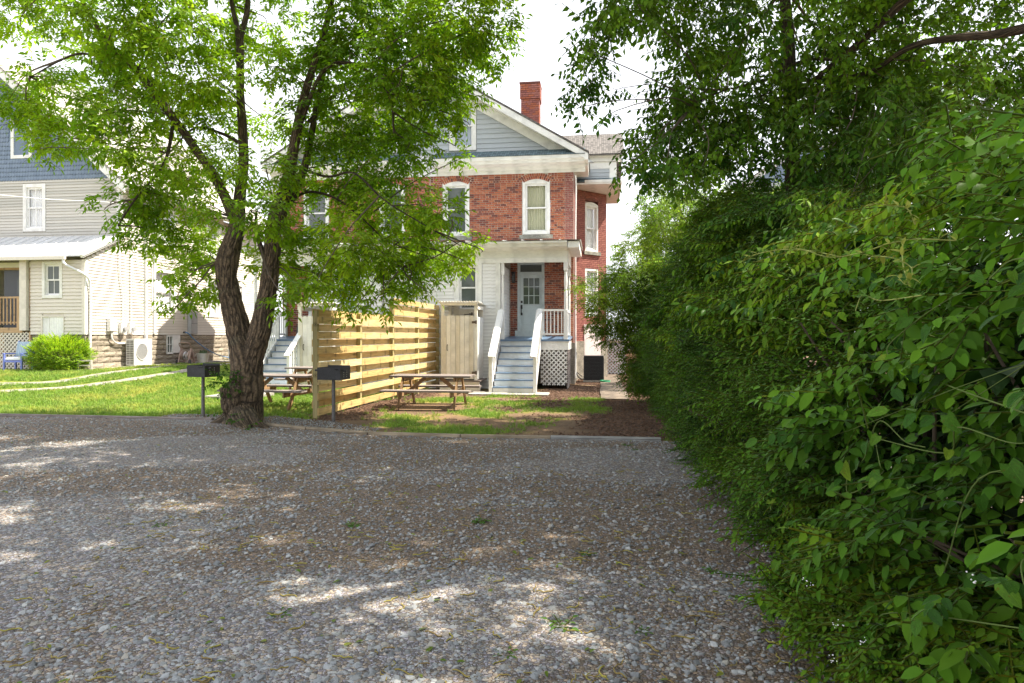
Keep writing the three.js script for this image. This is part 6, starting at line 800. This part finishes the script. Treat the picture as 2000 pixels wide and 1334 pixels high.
// ---- grass, bark chips and litter
{
  const tuft = () => { const G = []; for (let i = 0; i < 9; i++) { const h = rr(.035, .085), w = rr(.003, .006), a = rr(0, 6.3), l = rr(.1, .7), x = rr(-.035, .035), z = rr(-.035, .035), g = new THREE.BufferGeometry(); g.setAttribute('position', new THREE.Float32BufferAttribute([-w, 0, 0, w, 0, 0, -w * .7, h * .6, h * l * .3, w * .7, h * .6, h * l * .3, 0, h, h * l], 3)); g.setIndex([0, 1, 2, 2, 1, 3, 2, 3, 4]); g.rotateY(a).translate(x, 0, z); const k = rr(.75, 1.2), c = []; for (let j = 0; j < 5; j++) c.push(k * rr(.9, 1.15), k, k); g.setAttribute('color', new THREE.Float32BufferAttribute(c, 3)); g.computeVertexNormals(); G.push(g); } return mergeGeometries(G); };
  const c = new Cloud([tuft(), tuft(), tuft()]), D = new THREE.Object3D(), onTrack = (x, z) => TRACKS.some(t => { for (let i = 1; i < t.length; i++) { const [ax, az] = t[i - 1], [bx2, bz] = t[i], l = clamp(((x - ax) * (bx2 - ax) + (z - az) * (bz - az)) / ((bx2 - ax) ** 2 + (bz - az) ** 2)); if (Math.hypot(x - ax - l * (bx2 - ax), z - az - l * (bz - az)) < .27) return true; } return false; });
  const put = (x, z, s) => { D.position.set(x, gh(x, z) - .006, z); D.rotation.set(0, rr(0, 6.3), 0); D.scale.set(s, s * rr(.6, 1.2), s); D.updateMatrix(); const dry = clamp((fbm(x * 1.3, z * 1.3, 0, 4) - .42) * 3); c.add(D.matrix.clone(), colour([.16, .30, .016], [.36, .41, .065], clamp(dry * .8 + rr(-.2, .3)), rr(.8, 1.2))); };
  for (let i = 0; i < 60000; i++) { const x = rr(-23, -5.6), z = rr(-26, -11.4); if (x < -17.7 && z < -20.8 || x > -11.6 && z < -21.4 || x < -17.2 && z < -20.4) continue; if (rnd() < grassy(x, z) && !onTrack(x, z)) put(x, z, rr(.8, 1.3)); }
  for (let i = 0; i < 30000; i++) { const x = rr(-5.6, 1.2), z = rr(-19.2, -10.4), g = grassy(x, z); if (rnd() < g * g * .8 + (g > .05 ? .02 : 0)) put(x, z, rr(.6, 1.1)); }
  const o = thing('lawn_grass', 'short mown grass of the sunlit lawn and the patchy yard', 'grass'); o.userData.kind = 'stuff'; c.build(o, new THREE.MeshPhysicalMaterial({ color: 0xffffff, vertexColors: true, side: THREE.DoubleSide, roughness: .9, transmission: .35, thickness: 0 }), 'grass');
  const chip = new THREE.BoxGeometry(1, .25, .35), cs = [], mk = M.chip = std(1, 1, 1, { roughness: 1 });
  for (let i = 0; i < 26000 && cs.length < 12000; i++) { const x = rr(-6.2, 1.4), z = rr(-26.5, -10.5); if (z < ZF - .2 && x < HR + .1) continue; if (x > 0 && x < .85 && z < -17.8) continue; if (rnd() > mulch(x, z)) continue; D.position.set(x, gh(x, z) + .012, z); D.rotation.set(rr(-.5, .5), rr(0, 6.3), rr(-.4, .4)); D.scale.setScalar(rr(.015, .05)); D.updateMatrix(); const k = rr(.5, 1.2); cs.push([D.matrix.clone(), new THREE.Color().setRGB(.15 * k, .088 * k, .056 * k)]); }
  const im = shade(new THREE.InstancedMesh(chip, mk, cs.length)); cs.forEach(([m, q], i) => { im.setMatrixAt(i, m); im.setColorAt(i, q); }); im.name = 'bark_mulch'; im.userData = { kind: 'stuff', label: 'brown bark mulch under the hedge and beside the stairs', category: 'mulch' }; scene.add(im);
  // fallen catkins and leaves on the gravel
  const ck = [0, 1, 2, 3].map(() => { const p = []; let a = rr(0, 6); for (let i = 0, x = 0, z = 0; i < 6; i++) { p.push([x, .006 + .004 * (i % 2), z]); a += rr(-.9, .9); x += Math.cos(a) * .02; z += Math.sin(a) * .02; } return tube(p, .0032, 5, 14); });
  const L = ck.map(() => []); for (let i = 0; i < 620; i++) { const z = -2.2 - 6 * Math.pow(rnd(), 1.3), x = rr(-2.5 + z * .3, 1.1); D.position.set(x, .015, z); D.rotation.set(0, rr(0, 6.3), 0); D.scale.setScalar(rr(.6, 1.3)); D.updateMatrix(); const k = rnd(); L[i % 4].push([D.matrix.clone(), colour([.20, .13, .05], [.30, .27, .05], k)]); }
  L.forEach((l, k) => { const q = shade(new THREE.InstancedMesh(ck[k], mk, l.length)); l.forEach(([m, cc], i) => { q.setMatrixAt(i, m); q.setColorAt(i, cc); }); q.name = numbered('fallen_catkins'); q.userData = { kind: 'stuff', label: 'yellow brown fallen catkins scattered on the gravel', category: 'litter', group: 'catkins on the gravel' }; scene.add(q); });
  const fl = new Cloud([0, 1].map(() => { const g = leafShape(.055, .026, 'oval', 4); g.setAttribute('color', new THREE.Float32BufferAttribute(new Float32Array(g.attributes.position.count * 3).fill(1), 3)); return g; }));
  for (let i = 0; i < 420; i++) { const z = -2.2 - 9 * Math.pow(rnd(), 1.2), x = rr(-1.5 + z * .9, 1); if (z < edgeZ(x)) continue; fl.add(orient(V(x, .026, z), V(rr(-1, 1), rr(-.1, .1), rr(-1, 1)), V(rr(-.2, .2), 1, rr(-.2, .2)), rr(.5, 1.1)), colour([.16, .26, .03], [.33, .36, .05], rnd())); }
  const fo = thing('fallen_leaves', 'small green fallen leaves scattered over the gravel', 'leaf litter'); fo.userData.kind = 'stuff'; fl.build(fo, M.leaf, 'leaf_litter');
  // little weeds on the gravel
  const W = [[[-2.07,0,-5.43], 1.0, 'small weed clump on the gravel below the tree, left of centre'], [[-1.03,0,-5.69], 1.1, 'flat weed clump in the middle of the gravel'], [[-0.2,0,-3.7], 1.25, 'largest weed clump, near the bottom centre of the gravel'], [[-3.69,0,-5.22], .9, 'weed clump on the left of the gravel'], [[-0.09,0,-4.96], .8, 'weed clump on the gravel in front of the hedge'], [[-1.83,0,-3.63], .8, 'weed tuft near the lower left of the gravel'], [[0.23,0,-3.68], .6, 'small sprout on the gravel just right of the largest weed clump'], [[-0.47,0,-3.33], .7, 'small sprout near the bottom edge of the gravel'], [[0.41,0,-9.9], .9, 'weed against the pale timber at the right end of the gravel'], [[0.77,0,-4.7], .7, 'tiny seedling on the gravel close to the hedge'], [[0.5,0,-9.56], .8, 'sprig on the gravel beside the hedge corner']];
  const wg = [0, 1].map(() => mergeGeometries([0, 1, 2, 3, 4].map(i => spray(5, .07, .045, .018, { droop: .2, seg: 3 }).rotateX(-.35).rotateY(i * 1.26 + rr(-.3, .3)))));
  for (const [p, s, lab] of W) { const t = thing('weed', lab, 'weed', [p[0], .012, p[2]], rr(0, 6), undefined); const g = wg[Math.floor(rnd() * 2)]; const q = part('leaves', g, M.weed || (M.weed = (() => { const m = leafMat({ transmission: .3 }); m.color.setRGB(.08, .17, .025); return m; })()), t); q.scale.setScalar(s); }
}

renderer.render(scene, camera);
